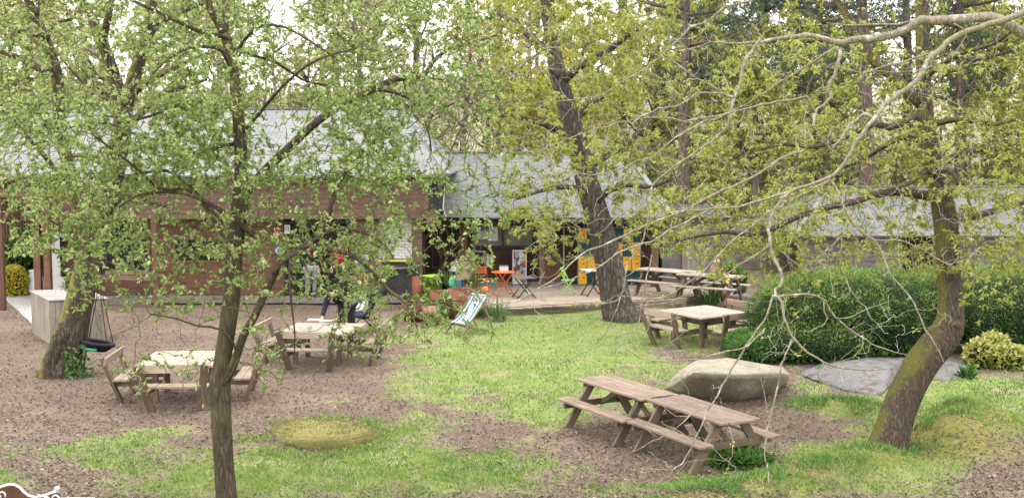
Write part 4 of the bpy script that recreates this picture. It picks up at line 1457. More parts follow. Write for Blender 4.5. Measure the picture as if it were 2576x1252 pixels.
def make_person(label, loc, rz, J, cloth, hair, skin='skin_pale', k=1.0, group=None):
    """J: joint positions (metres, person frame: faces -Y). cloth: dict of materials"""
    o = thing('person', label, 'person', loc, rz, group)
    V = {n: Vector(p) * k for n, p in J.items()}
    rad = dict(pelvis=.13, waist=.125, chest=.145, neckb=.075, neck=.052, headb=.068, head=.095, headt=.075,
               sho=.065, elb=.044, wri=.029, hand=.035, hip=.098, knee=.062, ank=.043, toe=.035)
    jj, bones = {}, []
    for n in ('pelvis', 'waist', 'chest', 'neckb', 'neck', 'headb', 'head', 'headt'):
        jj[n] = (V[n], rad[n] * k)
    for a, b in (('pelvis', 'waist'), ('waist', 'chest'), ('chest', 'neckb'), ('neckb', 'neck'), ('neck', 'headb'), ('headb', 'head'), ('head', 'headt')): bones.append((a, b))
    for s in 'LR':
        for n in ('sho', 'elb', 'wri', 'hand', 'hip', 'knee', 'ank', 'toe'): jj[n + s] = (V[n + s], rad[n] * k)
        bones += [('chest', 'sho' + s), ('sho' + s, 'elb' + s), ('elb' + s, 'wri' + s), ('wri' + s, 'hand' + s),
                  ('pelvis', 'hip' + s), ('hip' + s, 'knee' + s), ('knee' + s, 'ank' + s), ('ank' + s, 'toe' + s)]
        # five separate fingers fanning out of the palm, each bent a little
        hd, wr = V['hand' + s], V['wri' + s]
        d = (hd - wr).normalized()
        side = d.cross(Vector((0, 0, 1)))
        if side.length < .2: side = d.cross(Vector((0, 1, 0)))
        side.normalize()
        dn = side.cross(d)
        if dn.z > 0: dn = -dn
        sg = 1 if s == 'L' else -1
        for f, (off, ln) in enumerate(((-.030, .070), (-.010, .082), (.011, .078), (.030, .060))):
            a = hd + (side * off + d * .028) * k
            b = a + (d * ln * .55 + side * off * .25) * k
            c = b + (d * ln * .35 + dn * ln * .3) * k
            for q, (p, r) in enumerate(((a, .0115), (b, .0095), (c, .008))): jj[f'f{s}{f}{q}'] = (p, r * k)
            bones += [('hand' + s, f'f{s}{f}0'), (f'f{s}{f}0', f'f{s}{f}1'), (f'f{s}{f}1', f'f{s}{f}2')]
        a = hd + (side * .04 * sg - d * .015) * k
        b = a + (side * .03 * sg + d * .03) * k
        jj[f't{s}0'] = (a, .013 * k); jj[f't{s}1'] = (b, .010 * k)
        bones += [('hand' + s, f't{s}0'), (f't{s}0', f't{s}1')]
    body = skin_mesh('body', jj, bones, MAT[skin], o, 'pelvis')
    # face: nose, eyes, ears follow the head axis
    up = (V['headt'] - V['headb']).normalized()
    fw = Vector(J.get('face', (0, -1, 0)))
    fw = (fw - up * fw.dot(up)).normalized()
    sd_ = up.cross(fw)
    h = V['head']
    mb = MB(); mb.tube([h + fw * .085 * k + up * .015 * k, h + fw * .118 * k - up * .03 * k, h + fw * .09 * k - up * .035 * k], [.010 * k, .018 * k, .010 * k], 8); mb.build('nose', MAT[skin], o)
    for s in (-1, 1):
        mb = MB(); p = h + fw * .088 * k + up * .018 * k + sd_ * s * .033 * k; mb.tube([p - fw * .006, p + fw * .006 * k], [.013 * k, .006 * k], 8); mb.build('eye', MAT['ink'], o)
        mb = MB(); p = h + sd_ * s * .092 * k; mb.tube([p + up * .035 * k, p + sd_ * s * .012 * k, p - up * .03 * k], [.008 * k, .02 * k, .008 * k], 8); mb.build('ear', MAT[skin], o)
    mb = MB(); p = h + fw * .088 * k - up * .058 * k; mb.tube([p - sd_ * .024 * k, p + fw * .006 * k, p + sd_ * .024 * k], [.004 * k, .008 * k, .004 * k], 6); mb.build('mouth', MAT['sign_red'], o)
    # hair cap, set back from the face
    hj = {'a': (h + up * .045 * k - fw * .025 * k, .098 * k), 'b': (h - up * .02 * k - fw * .05 * k, .085 * k), 'c': (h - up * (.1 if hair[1] else .06) * k - fw * .06 * k, .06 * k)}
    skin_mesh('hair', hj, [('a', 'b'), ('b', 'c')], MAT[hair[0]], o, 'a')
    # jacket over torso and arms
    g = 1.22
    cj = {n: (V[n], rad[n] * k * g) for n in ('pelvis', 'waist', 'chest', 'neckb')}
    cj['neckb'] = (V['neckb'], .085 * k)
    cb = [('pelvis', 'waist'), ('waist', 'chest'), ('chest', 'neckb')]
    for s in 'LR':
        cj['sho' + s] = (V['sho' + s], .088 * k); cj['elb' + s] = (V['elb' + s], .064 * k)
        cj['cuf' + s] = (V['elb' + s].lerp(V['wri' + s], .9), .048 * k)
        cb += [('chest', 'sho' + s), ('sho' + s, 'elb' + s), ('elb' + s, 'cuf' + s)]
    skin_mesh('jacket', cj, cb, MAT[cloth['top']], o, 'chest')
    tj = {'pelvis': (V['pelvis'], .145 * k)}
    tb = []
    for s in 'LR':
        tj['hip' + s] = (V['hip' + s], .112 * k); tj['knee' + s] = (V['knee' + s], .082 * k)
        tj['ank' + s] = (V['knee' + s].lerp(V['ank' + s], .95), .066 * k)
        tb += [('pelvis', 'hip' + s), ('hip' + s, 'knee' + s), ('knee' + s, 'ank' + s)]
    skin_mesh('trousers', tj, tb, MAT[cloth['legs']], o, 'pelvis')
    for s in 'LR':
        a, b = V['ank' + s], V['toe' + s]
        sj = {'h': (Vector((a.x, a.y, b.z)) - (b - a) * .15, .045 * k), 'm': (a.lerp(b, .5) * 1.0, .052 * k), 't': (b + (b - a) * .25, .036 * k)}
        sj['m'] = (Vector((sj['m'][0].x, sj['m'][0].y, b.z + .01 * k)), .052 * k)
        skin_mesh('shoe', sj, [('h', 'm'), ('m', 't')], MAT['shoe'], o, 'm', 1)
    return o

STAND = dict(pelvis=(0, 0, .92), waist=(0, .01, 1.10), chest=(0, .0, 1.30), neckb=(0, 0, 1.45), neck=(0, -.01, 1.51), headb=(0, -.02, 1.56), head=(0, -.025, 1.64), headt=(0, -.015, 1.71),
             shoL=(-.19, 0, 1.39), elbL=(-.24, .03, 1.12), wriL=(-.22, -.08, .90), handL=(-.21, -.12, .82),
             shoR=(.19, 0, 1.39), elbR=(.24, .03, 1.12), wriR=(.22, -.06, .89), handR=(.21, -.10, .81),
             hipL=(-.10, 0, .86), kneeL=(-.11, -.03, .49), ankL=(-.11, .02, .09), toeL=(-.13, -.13, .045),
             hipR=(.10, 0, .86), kneeR=(.11, -.01, .49), ankR=(.11, .03, .09), toeR=(.13, -.12, .045), face=(0, -1, 0))
# standing just inside the porch
make_person('person in dark jacket, pale grey trousers and red scarf standing in the cafe doorway', (X_(782, 41.3), 41.25, .22), R(25), STAND, dict(top='charcoal_cloth', legs='grey_cloth'), ('hair_dark', 0), k=1.15)
sc_ = thing('scarf', 'red scarf round the neck of the person standing in the doorway', 'scarf', (X_(782, 41.3), 41.25, .22), R(25)); sc_.scale = (1.15,) * 3
mb = MB(); mb.tube([(.09 * math.cos(a), .09 * math.sin(a) - .005, 1.475 + .01 * math.sin(a * 2)) for a in np.linspace(0, 2 * math.pi, 14)], .042, 8, False)
mb.build('wrap', MAT['red_cloth'], sc_)
mb = MB(); mb.tube([(.05, -.10, 1.46), (.06, -.19, 1.36), (.07, -.20, 1.2)], [.04, .05, .045], 8); mb.build('tail', MAT['red_cloth'], sc_)
S2 = dict(STAND); S2['elbR'] = (.23, -.05, 1.14); S2['wriR'] = (.08, -.26, 1.18); S2['handR'] = (.0, -.30, 1.2)
make_person('person in red jacket and black trousers at the cafe doorway beside the yellow poster', (X_(856, 41.2), 41.15, .22), R(-20), S2, dict(top='red_cloth', legs='charcoal_cloth'), ('hair_brown', 1), k=1.2)

# person bending over the table, both hands on the top
tloc = tM.location
BEND = dict(pelvis=(.10, .34, .93), waist=(.06, .16, 1.06), chest=(0, -.06, 1.19), neckb=(-.03, -.19, 1.28), neck=(-.04, -.25, 1.30), headb=(-.05, -.30, 1.29), head=(-.06, -.36, 1.27), headt=(-.06, -.41, 1.30),
            shoL=(-.20, -.08, 1.22), elbL=(-.27, -.16, .95), wriL=(-.30, -.31, .745), handL=(-.30, -.36, .705),
            shoR=(.18, -.08, 1.20), elbR=(.22, -.22, .92), wriR=(.04, -.34, .74), handR=(-.03, -.36, .71),
            hipL=(.0, .34, .87), kneeL=(-.02, .30, .48), ankL=(-.02, .36, .09), toeL=(-.04, .20, .045),
            hipR=(.20, .34, .87), kneeR=(.20, .32, .48), ankR=(.21, .40, .09), toeR=(.23, .25, .045), face=(-.1, -.6, -.8))
px_p = G(826, 806, .88)
bend_at = Vector((px_p.x + .22, px_p.y + .46, 0))
make_person('person in dark clothes bending over the square table to write', bend_at, R(-4), BEND, dict(top='navy_cloth', legs='charcoal_cloth'), ('hair_dark', 0), 'skin', k=1.26)
# papers on the table
o = thing('paper_stack', 'folded white papers lying under the hands of the bending person', 'papers', (px_p.x - .05, px_p.y - .05, .862), R(8))
for i in range(4):
    mb = MB(); mb.box((random.uniform(-.03, .03), random.uniform(-.02, .02), .006 + i * .009), (.30, .21, .006)); s_ = mb.build('sheet', MAT['paper'], o); s_.rotation_euler = (0, 0, random.uniform(-.3, .3))
p2_ = G(790, 806, .86)
o = thing('newspaper', 'grey and white folded newspaper at the back edge of the square table', 'newspaper', (p2_.x + .05, p2_.y, .862), R(-5))
mb = MB(); mb.box((0, 0, .02), (.42, .26, .035)); mb.build('pages', MAT['paper'], o, .01)
mb = MB(); mb.box((.02, -.02, .0395), (.3, .16, .003)); mb.build('print', MAT['grey_cloth'], o)

# child sitting in the pushchair beside the table
pc = G(905, 842)
pr = thing('pushchair', 'black folding pushchair with raised handles right of the bending person', 'pushchair', (pc.x, pc.y + .35, 0), R(-62)); pr.scale = (1.15,) * 3
for s in (-1, 1):
    mb = MB(); mb.tube([(s * .22, -.42, .12), (s * .22, .05, .55), (s * .22, .38, 1.0), (s * .22, .50, 1.06)], .016, 8); mb.build('side_frame', MAT['dark_metal'], pr)
    mb = MB(); mb.tube([(s * .22, .36, .12), (s * .22, .0, .50), (s * .22, -.1, .6)], .016, 8); mb.build('rear_frame', MAT['dark_metal'], pr)
    mb = MB(); mb.tube([(s * .22, .47, 1.045), (s * .22, .58, 1.08)], .024, 8); mb.build('handle', MAT['pram_black'], pr)
    for y in (-.42, .36):
        mb = MB(); mb.tube([(s * .22 - .02, y, .09), (s * .22 + .02, y, .09)], .09, 16); wh = mb.build('wheel', MAT['pram_black'], pr)
        mb = MB(); mb.tube([(s * .22 - .024, y, .09), (s * .22 + .024, y, .09)], .045, 12); mb.build('hub', MAT['metal_grey'], wh)
mb = MB(); mb.bar((0, -.22, .46), (0, .14, .42), .40, .05); mb.bar((0, .12, .40), (0, .36, .92), .40, .05, up=(0, 1, -.3)); mb.build('seat', MAT['pram_black'], pr, .015)
mb = MB(); mb.bar((0, -.40, .2), (0, -.26, .22), .34, .03); mb.build('footrest', MAT['pram_black'], pr)
hv, hq_ = [], []
for i in range(9):
    a = R(15 + 12 * i)
    for j in range(9):
        b = math.pi * j / 8
        hv.append((.23 * math.cos(b), .34 - .36 * math.cos(a) * math.sin(b) ** .6 * .9, .82 + .34 * math.sin(a) * math.sin(b) ** .6))
for i in range(8):
    for j in range(8): hq_.append((i * 9 + j, i * 9 + j + 1, i * 9 + j + 10, i * 9 + j + 9))
hd_ = np_mesh('hood', hv, hq_, MAT['pram_black'], pr, True)
hd_.modifiers.new('thickness', 'SOLIDIFY').thickness = .012
SIT = dict(pelvis=(0, .10, .60), waist=(0, .14, .80), chest=(0, .15, 1.0), neckb=(0, .13, 1.17), neck=(0, .11, 1.24), headb=(0, .09, 1.30), head=(0, .07, 1.40), headt=(0, .08, 1.49),
           shoL=(-.20, .13, 1.1), elbL=(-.26, .0, .88), wriL=(-.15, -.18, .82), handL=(-.10, -.24, .80),
           shoR=(.20, .13, 1.1), elbR=(.26, .02, .88), wriR=(.16, -.16, .80), handR=(.11, -.22, .79),
           hipL=(-.11, .06, .60), kneeL=(-.13, -.36, .62), ankL=(-.12, -.46, .30), toeL=(-.13, -.62, .25),
           hipR=(.11, .06, .60), kneeR=(.13, -.36, .60), ankR=(.12, -.46, .29), toeR=(.13, -.62, .24), face=(0, -1, 0))
SITk = {n: ((p[0], p[1] + .0, p[2] + .09) if n != 'face' else p) for n, p in SIT.items()}
make_person('person of child size in pale grey coat and blue jeans sitting in the black pushchair', (pc.x, pc.y + .35, .0), R(-62), SITk, dict(top='pale_cloth', legs='jeans'), ('hair_brown', 0), k=.78)
# ================================================================ trees
def smooth_path(pts, rad, step=.25, wob=0.0):
    """Catmull-Rom through pts (k,3) with radii"""
    pts = np.asarray(pts, float); rad = np.asarray(rad, float)
    P = np.vstack([2 * pts[0] - pts[1], pts, 2 * pts[-1] - pts[-2]])
    out, ro = [], []
    for i in range(len(pts) - 1):
        p0, p1, p2, p3 = P[i:i + 4]
        n = max(2, int(np.linalg.norm(p2 - p1) / step))
        for t in np.arange(n) / n:
            out.append(.5 * ((2 * p1) + (-p0 + p2) * t + (2 * p0 - 5 * p1 + 4 * p2 - p3) * t * t + (-p0 + 3 * p1 - 3 * p2 + p3) * t ** 3))
            ro.append(rad[i] * (1 - t) + rad[i + 1] * t)
    out.append(pts[-1]); ro.append(rad[-1])
    out = np.array(out)
    if wob and len(out) > 2: out[1:-1] += rng.normal(size=(len(out) - 2, 3)) * wob
    return out, np.array(ro)

class Tree:
    def __init__(s, name, label, base, group=None):
        s.root = thing(name, label, 'tree', base, 0, group)
        s.base = np.array(base, float)
        s.limbs, s.twigs = [], []
        s.np_, s.nr, s.nd = [], [], []
    def limb(s, pts, rad, step=.25, wob=0.0, attach=True):
        p, r = smooth_path(pts, rad, step, wob)
        s.limbs.append((p, r))
        if attach:
            d = np.gradient(p, axis=0)
            d /= np.maximum(np.linalg.norm(d, axis=1, keepdims=True), 1e-6)
            s.np_.append(p); s.nr.append(r); s.nd.append(d)
        return p
    def pxlimb(s, px, Y, step=.25, wob=0.0, dY=0.0, attach=True):
        """px: (x, y, width) in picture measure on a surface at distance Y, drifting by dY along the limb"""
        pts, rad = [], []
        n = len(px)
        for i, (a, b, w_) in enumerate(px):
            y = Y + dY * i / max(1, n - 1)
            pts.append(D(a, b, y)[:]); rad.append(w_ * .5 * y / F)
        return s.limb(pts, rad, step, wob, attach)
    def grow(s, att, r0=.012, sag=.0, up=.0, kmax=.8, npts=6, minr=.0022, bend=.35, wob=.04):
        """join every attractor to the nearest wood by a curved twig; twigs join twigs"""
        att = np.asarray(att)
        P = np.vstack(s.np_); Rr = np.concatenate(s.nr); Dr = np.vstack(s.nd)
        cap = len(P) + len(att) * npts
        PP = np.empty((cap, 3)); RR = np.empty(cap); DD = np.empty((cap, 3))
        n = len(P)
        PP[:n], RR[:n], DD[:n] = P, Rr, Dr
        d0 = np.array([np.min(np.sum((P[::2] - a) ** 2, 1)) for a in att])
        for a in att[np.argsort(d0)]:
            dv = a - PP[:n]
            d2 = np.einsum('ij,ij->i', dv, dv)
            # prefer wood that already heads outwards
            sc_ = d2 * (1.35 - .35 * np.einsum('ij,ij->i', dv, DD[:n]) / np.sqrt(d2 + 1e-6))
            i = int(np.argmin(sc_))
            L = math.sqrt(d2[i])
            if L < .03: continue
            st = PP[i].copy()
            ctrl = st + DD[i] * L * bend + (a - st) * .3 + np.array([0, 0, up * L]) + rng.normal(size=3) * L * .12
            end = a + np.array([0, 0, -sag * L])
            t = np.linspace(0, 1, npts + 1)[:, None]
            path = (1 - t) ** 2 * st + 2 * t * (1 - t) * ctrl + t ** 2 * end
            path[1:-1] += rng.normal(size=(npts - 1, 3)) * wob * min(L, 1)
            ra = min(kmax * RR[i], r0 * (.45 + .55 * min(1.5, L)))
            rad = np.maximum(minr, ra * (1 - .75 * t[:, 0]))
            s.twigs.append((path, rad))
            d = np.gradient(path, axis=0)
            d /= np.maximum(np.linalg.norm(d, axis=1, keepdims=True), 1e-6)
            PP[n:n + npts] = path[1:]; RR[n:n + npts] = rad[1:]; DD[n:n + npts] = d[1:]
            n += npts
    def wood(s, bark, twigm, n=12, tn=4):
        mb = MB()
        for p, r in s.limbs: mb.tube(p - s.base, r, n if r.max() > .05 else 7, True)
        mb.build('trunk', MAT[bark], s.root)
        if s.twigs:
            V, Q = [], []
            b = 0
            a = np.arange(tn) * 2 * math.pi / tn
            for p, r in s.twigs:
                d = np.gradient(p, axis=0); d /= np.maximum(np.linalg.norm(d, axis=1, keepdims=True), 1e-6)
                ref = np.array([.3, .8, .5]); ref = np.cross(d, ref); ref /= np.maximum(np.linalg.norm(ref, axis=1, keepdims=True), 1e-6)
                bi = np.cross(d, ref)
                ring = p[:, None] + (ref[:, None] * np.cos(a)[None, :, None] + bi[:, None] * np.sin(a)[None, :, None]) * r[:, None, None]
                V.append(ring.reshape(-1, 3) - s.base)
                K = len(p)
                i = np.arange(K - 1)[:, None] * tn
                k = np.arange(tn)[None, :]
                k2 = (k + 1) % tn
                Q.append((b + np.stack([i + k, i + k2, i + tn + k2, i + tn + k], 2)).reshape(-1, 4))
                b += K * tn
            np_mesh('twigs', np.vstack(V), np.vstack(Q), MAT[twigm], s.root, True)['kind'] = 'stuff'
    def pairs(s, m, per=9, L=(.05, .09), wd=.5, t0=.3, spread=.9, flat=.5, upb=.25, prob=1.0):
        """small leaves in twos and threes along the twigs"""
        B, Dv, Lr, Rn = [], [], [], []
        for p, r in s.twigs:
            if rng.random() > prob: continue
            k = max(1, rng.poisson(per))
            tt = t0 + (1 - t0) * rng.random(k) ** .7
            x = tt * (len(p) - 1)
            i = np.minimum(x.astype(int), len(p) - 2)
            f = (x - i)[:, None]
            q = p[i] * (1 - f) + p[i + 1] * f
            d = p[i + 1] - p[i]
            d /= np.maximum(np.linalg.norm(d, axis=1, keepdims=True), 1e-6)
            c = rng.integers(2, 4)
            tone = rng.normal(.5, .16)
            for _ in range(c):
                dd = d * .6 + unit(k) * spread
                dd[:, 2] += upb
                B.append(q + rng.normal(size=(k, 3)) * .006); Dv.append(dd); Lr.append(rng.uniform(L[0], L[1], k)); Rn.append(np.clip(tone + rng.normal(0, .2, k), 0, 1))
        B, Dv, Lr, Rn = np.vstack(B), np.vstack(Dv), np.concatenate(Lr), np.concatenate(Rn)
        nn = unit(len(B)); nn[:, 2] += flat
        leaves('crown', B - s.base, Dv, nn, Lr, Lr * wd * rng.uniform(.75, 1.2, len(B)), MAT[m], s.root, .1, .15, Rn)
        return len(B)
    def rosettes(s, m, per=2.2, nl=7, L=(.07, .13), wd=.42, droop=.25, prob=1.0, drop_z=-.25, jitter=.03):
        """tufts of young lobed leaves at the twig ends"""
        C, T = [], []
        for p, r in s.twigs:
            if rng.random() > prob: continue
            k = 1 + rng.poisson(per - 1)
            tone = rng.normal(.5, .15)
            for j in range(k):
                if j == 0: C.append(p[-1]); 
                else:
                    x = rng.uniform(.35, 1) * (len(p) - 1); i = min(int(x), len(p) - 2)
                    C.append(p[i] + (p[i + 1] - p[i]) * (x - i) + rng.normal(size=3) * jitter)
                T.append(tone)
        C, T = np.array(C), np.array(T)
        k = rng.poisson(nl, len(C)) + 2
        B = np.repeat(C, k, 0); T = np.repeat(T, k)
        n = len(B)
        d = unit(n); d[:, 2] = d[:, 2] * .75 + drop_z
        nn = unit(n) * .8; nn[:, 2] += .9
        Ln = rng.uniform(L[0], L[1], n)
        leaves('crown', B + rng.normal(size=(n, 3)) * .012 - s.base, d, nn, Ln, Ln * wd * rng.uniform(.75, 1.25, n), MAT[m], s.root, .1, droop, np.clip(T + rng.normal(0, .2, n), 0, 1))
        return n

def rect_att(rects, n, Y, sY, ymin=None, ymax=None, gap=None, gthr=.0, gsc=.9):
    """points spread through a crown: picture-plane weights x a spread in distance; gaps by noise"""
    w_ = np.array([r[4] for r in rects], float); w_ /= w_.sum()
    out = []
    while len(out) < n:
        r = rects[rng.choice(len(rects), p=w_)]
        px, py = rng.uniform(r[0], r[1]), rng.uniform(r[2], r[3])
        y = Y + rng.normal() * sY
        if ymin and not (ymin < y < ymax): continue
        p = D(px, py, y)
        if gap is not None and mnoise.noise(Vector(p) * gsc + Vector((gap, 0, 0))) < gthr: continue
        out.append(p[:])
    return np.array(out)

# ---------------------------------------------------------------- A: slim tree in the left foreground
YA = 17.3
bA = D(574, 1252, YA); 
T = Tree('slim_tree', 'slim dark forked tree with fresh light green leaves in the left foreground', (bA.x, YA, 0))
base = [(578, 1330, 64), (570, 1252, 54), (562, 1150, 50), (556, 1040, 52), (553, 960, 54)]
T.pxlimb([(b0, b1, w0 * 1.0) for b0, b1, w0 in base] + [(557, 930, 46), (568, 851, 42), (576, 800, 42), (584, 726, 44), (590, 626, 43), (602, 530, 44), (607, 470, 37), (606, 380, 32), (600, 300, 30), (592, 220, 28), (580, 140, 26), (566, 85, 24)], YA, .12)
T.pxlimb([(566, 90, 22), (548, 55, 20), (530, 25, 18), (520, -20, 16), (500, -120, 10)], YA, .2)
T.pxlimb([(566, 90, 16), (568, 40, 20), (570, -10, 18), (590, -120, 10)], YA, .2, 0, .4)
T.pxlimb([(560, 965, 30), (578, 935, 25), (595, 895, 22), (612, 845, 21), (638, 800, 20), (662, 748, 19), (690, 690, 19), (707, 655, 19), (749, 631, 17), (790, 604, 15), (817, 588, 14), (826, 540, 13), (850, 465, 12), (882, 415, 11), (918, 390, 8), (960, 376, 5)], YA, .15, 0, -.9)
T.pxlimb([(690, 690, 12), (706, 664, 12), (731, 642, 12), (766, 634, 11), (812, 627, 11), (845, 630, 11), (893, 646, 11), (928, 675, 10), (957, 706, 10), (985, 735, 9), (1008, 750, 9), (1025, 766, 8), (1026, 782, 6), (1038, 797, 5), (1050, 825, 3)], YA - .4, .15, 0, -.9)
T.pxlimb([(1025, 766, 6), (1060, 760, 5), (1110, 754, 4), (1150, 757, 4), (1178, 754, 3)], YA - 1.2, .15, 0, -.2)
T.pxlimb([(818, 588, 8), (850, 578, 8), (890, 578, 7), (930, 592, 6), (970, 618, 5), (990, 650, 4)], YA - .9, .15, 0, -.5)
T.pxlimb([(604, 520, 30), (625, 476, 27), (645, 455, 25), (672, 424, 23), (738, 361, 21), (799, 305, 20), (864, 260, 18), (938, 226, 17), (990, 200, 17), (1030, 194, 16), (1069, 188, 14), (1089, 156, 11), (1119, 130, 9), (1139, 123, 8), (1185, 108, 6), (1250, 88, 4)], YA, .2, 0, 1.2)
T.pxlimb([(1042, 193, 10), (1043, 150, 9), (1048, 115, 8), (1066, 103, 7), (1086, 120, 7), (1089, 150, 6)], YA + 1.0, .12)
T.pxlimb([(1048, 117, 6), (1065, 80, 5), (1085, 20, 5), (1100, -40, 4)], YA + 1.0, .2)
T.pxlimb([(1010, 197, 6), (1020, 215, 6), (1010, 235, 5), (960, 245, 4)], YA + .9, .2)
T.pxlimb([(1040, 196, 8), (1110, 200, 6), (1165, 235, 5), (1200, 300, 4), (1220, 350, 3)], YA + .9, .2)
T.pxlimb([(940, 226, 8), (1000, 235, 7), (1045, 265, 6), (1075, 320, 5), (1085, 380, 4)], YA + .9, .2, 0, -.5)
T.pxlimb([(580, 100, 14), (555, 90, 13), (520, 84, 12), (485, 72, 11), (450, 55, 10), (400, 32, 9), (340, 5, 8)], YA, .2, 0, -.8)
T.pxlimb([(592, 200, 10), (560, 130, 10), (520, 118, 9), (470, 122, 8), (420, 150, 7), (380, 190, 5)], YA, .2, 0, -1.1)
T.pxlimb([(635, 588, 18), (627, 582, 16), (604, 562, 14), (581, 545, 13), (545, 522, 12), (504, 500, 10), (470, 488, 9), (430, 483, 8), (390, 484, 7), (345, 492, 6), (300, 520, 5)], YA, .15, 0, -.9)
T.pxlimb([(592, 640, 9), (500, 498, 9), (455, 475, 8), (400, 474, 8), (340, 420, 7), (275, 370, 6), (235, 340, 5)], YA - .2, .2, 0, -1.2)
T.pxlimb([(593, 600, 8), (560, 560, 8), (480, 470, 8), (420, 430, 7), (330, 440, 6), (240, 452, 5), (150, 470, 4)], YA, .2, 0, 1.4)
T.pxlimb([(598, 360, 10), (540, 372, 9), (500, 390, 8), (440, 360, 7), (360, 345, 6), (270, 310, 5), (180, 320, 4)], YA, .2, 0, 1.2)
T.pxlimb([(597, 280, 12), (540, 262, 11), (480, 255, 10), (420, 275, 8), (350, 300, 6), (260, 290, 4)], YA, .2, 0, -1.1)
T.pxlimb([(604, 340, 10), (640, 300, 9), (690, 240, 8), (740, 190, 7), (800, 150, 6), (900, 120, 4)], YA, .2, 0, -.9)
T.pxlimb([(582, 150, 10), (620, 95, 9), (660, 65, 8), (720, 70, 7), (790, 110, 6), (850, 150, 5)], YA, .2, 0, -.8)
T.pxlimb([(575, 120, 9), (640, 140, 8), (700, 160, 7), (760, 200, 6), (820, 215, 5)], YA, .2, 0, 1.0)
T.pxlimb([(555, 980, 5), (610, 1000, 4), (560, 870, 4)][0:1] + [(600, 900, 6), (560, 830, 6), (500, 820, 5), (440, 800, 4), (380, 790, 3)], YA - .1, .2, 0, -.7)
T.pxlimb([(732, 640, 7), (728, 700, 6), (735, 780, 5), (742, 840, 4), (740, 905, 3)], YA - .5, .15)
RA = [(-80, 700, -80, 260, 2.2), (350, 1240, -60, 270, 3.0), (780, 1240, -60, 270, 1.4), (-60, 560, 240, 480, 4.2), (400, 1010, 240, 470, 4.2), (1000, 1280, 180, 560, 1.0), (830, 1140, 260, 470, 1.3), (20, 560, 460, 640, 2.3), (560, 1010, 430, 620, 1.3),
      (150, 560, 620, 790, 1.0), (560, 980, 590, 740, 1.5), (600, 1000, 740, 900, .5), (250, 560, 780, 1000, .22), (940, 1250, 560, 860, .6), (640, 720, 880, 960, .08)]
T.grow(rect_att(RA, 6400, YA, 1.15, 14.2, 20.2, 3.0, -.22, .8), .019, .16, .10, .8, 6, .005)
T.wood('bark_young', 'twig_brown')
print('tree A leaves', T.pairs('leaf_spring', 3.4, (.03, .095), .54, .3))

# ---------------------------------------------------------------- B: old mossy tree at the left
YB = 28.6
bB = G(160, 944)
T = Tree('mossy_old_tree', 'old leaning tree with mossy base and ivy left of the swing', (bB.x, YB, 0))
T.pxlimb([(150, 965, 140), (158, 940, 112), (168, 905, 92), (178, 860, 80), (190, 800, 72), (208, 720, 66), (226, 650, 62), (250, 560, 58), (276, 470, 54), (300, 370, 50), (312, 270, 44)], YB, .2)
T.pxlimb([(130, 960, 60), (125, 930, 50), (140, 880, 44), (165, 820, 40)], YB - .3, .2)
T.pxlimb([(311, 290, 38), (298, 230, 36), (282, 180, 34), (262, 120, 30), (238, 60, 26), (205, 0, 22), (180, -80, 14)], YB, .2, 0, .5)
T.pxlimb([(285, 185, 20), (268, 130, 22), (262, 90, 20), (272, 40, 18), (290, -30, 12)], YB, .2, 0, -.8)
T.pxlimb([(312, 280, 36), (332, 210, 34), (352, 150, 32), (366, 105, 30), (376, 50, 26), (392, -40, 18)], YB, .2, 0, -.6)
T.pxlimb([(366, 100, 22), (395, 60, 22), (440, 32, 20), (490, 15, 15), (560, -20, 10)], YB, .2, 0, .8)
T.pxlimb([(232, 630, 40), (208, 560, 36), (180, 450, 33), (152, 330, 32), (147, 250, 32), (140, 180, 30), (112, 95, 26), (78, 20, 22), (50, -60, 14)], YB - .3, .2, 0, -.9)
T.pxlimb([(140, 175, 20), (110, 178, 20), (85, 165, 18), (60, 150, 16), (25, 138, 14), (-30, 120, 10)], YB - 1.1, .2)
T.pxlimb([(105, 90, 14), (80, 85, 14), (40, 78, 13), (30, 100, 12), (25, 130, 10)], YB - 1.1, .2)
T.pxlimb([(90, 40, 12), (95, 20, 11), (100, -30, 9)], YB - 1.1, .2)
T.pxlimb([(118, 100, 10), (140, 58, 10), (175, 50, 8), (195, 30, 6)], YB - 1.1, .2, 0, .5)
T.pxlimb([(320, 250, 20), (370, 205, 18), (420, 180, 16), (470, 155, 13), (540, 130, 10), (600, 120, 6)], YB, .25, 0, -1.4)
T.pxlimb([(310, 330, 20), (350, 290, 18), (410, 235, 15), (460, 220, 12), (520, 200, 8)], YB, .25, 0, 1.4)
T.pxlimb([(165, 380, 18), (120, 300, 16), (80, 240, 14), (40, 200, 12), (-20, 170, 8)], YB - .6, .25, 0, 1.2)
T.pxlimb([(182, 470, 14), (150, 440, 14), (110, 390, 13), (70, 345, 12), (30, 300, 10), (-10, 262, 8)], YB - .5, .25, 0, -1.6)
T.pxlimb([(222, 660, 22), (255, 560, 20), (300, 500, 16), (330, 492, 14), (420, 520, 10)], YB, .25, 0, -1.0)
T.pxlimb([(285, 440, 16), (240, 400, 14), (200, 390, 12), (150, 400, 9)], YB, .25, 0, 1.4)
T.grow(rect_att([(-80, 620, -80, 330, 4), (-60, 470, 330, 560, 2.2), (420, 700, -80, 200, .4)], 700, YB, 2.3, 24, 33, 8.0, -.12, .5), .026, .08, .05, .8, 6, .004)
T.wood('bark_old', 'bark_grey')
print('tree B leaves', T.pairs('leaf_spring', 5, (.07, .13), .52, .3))
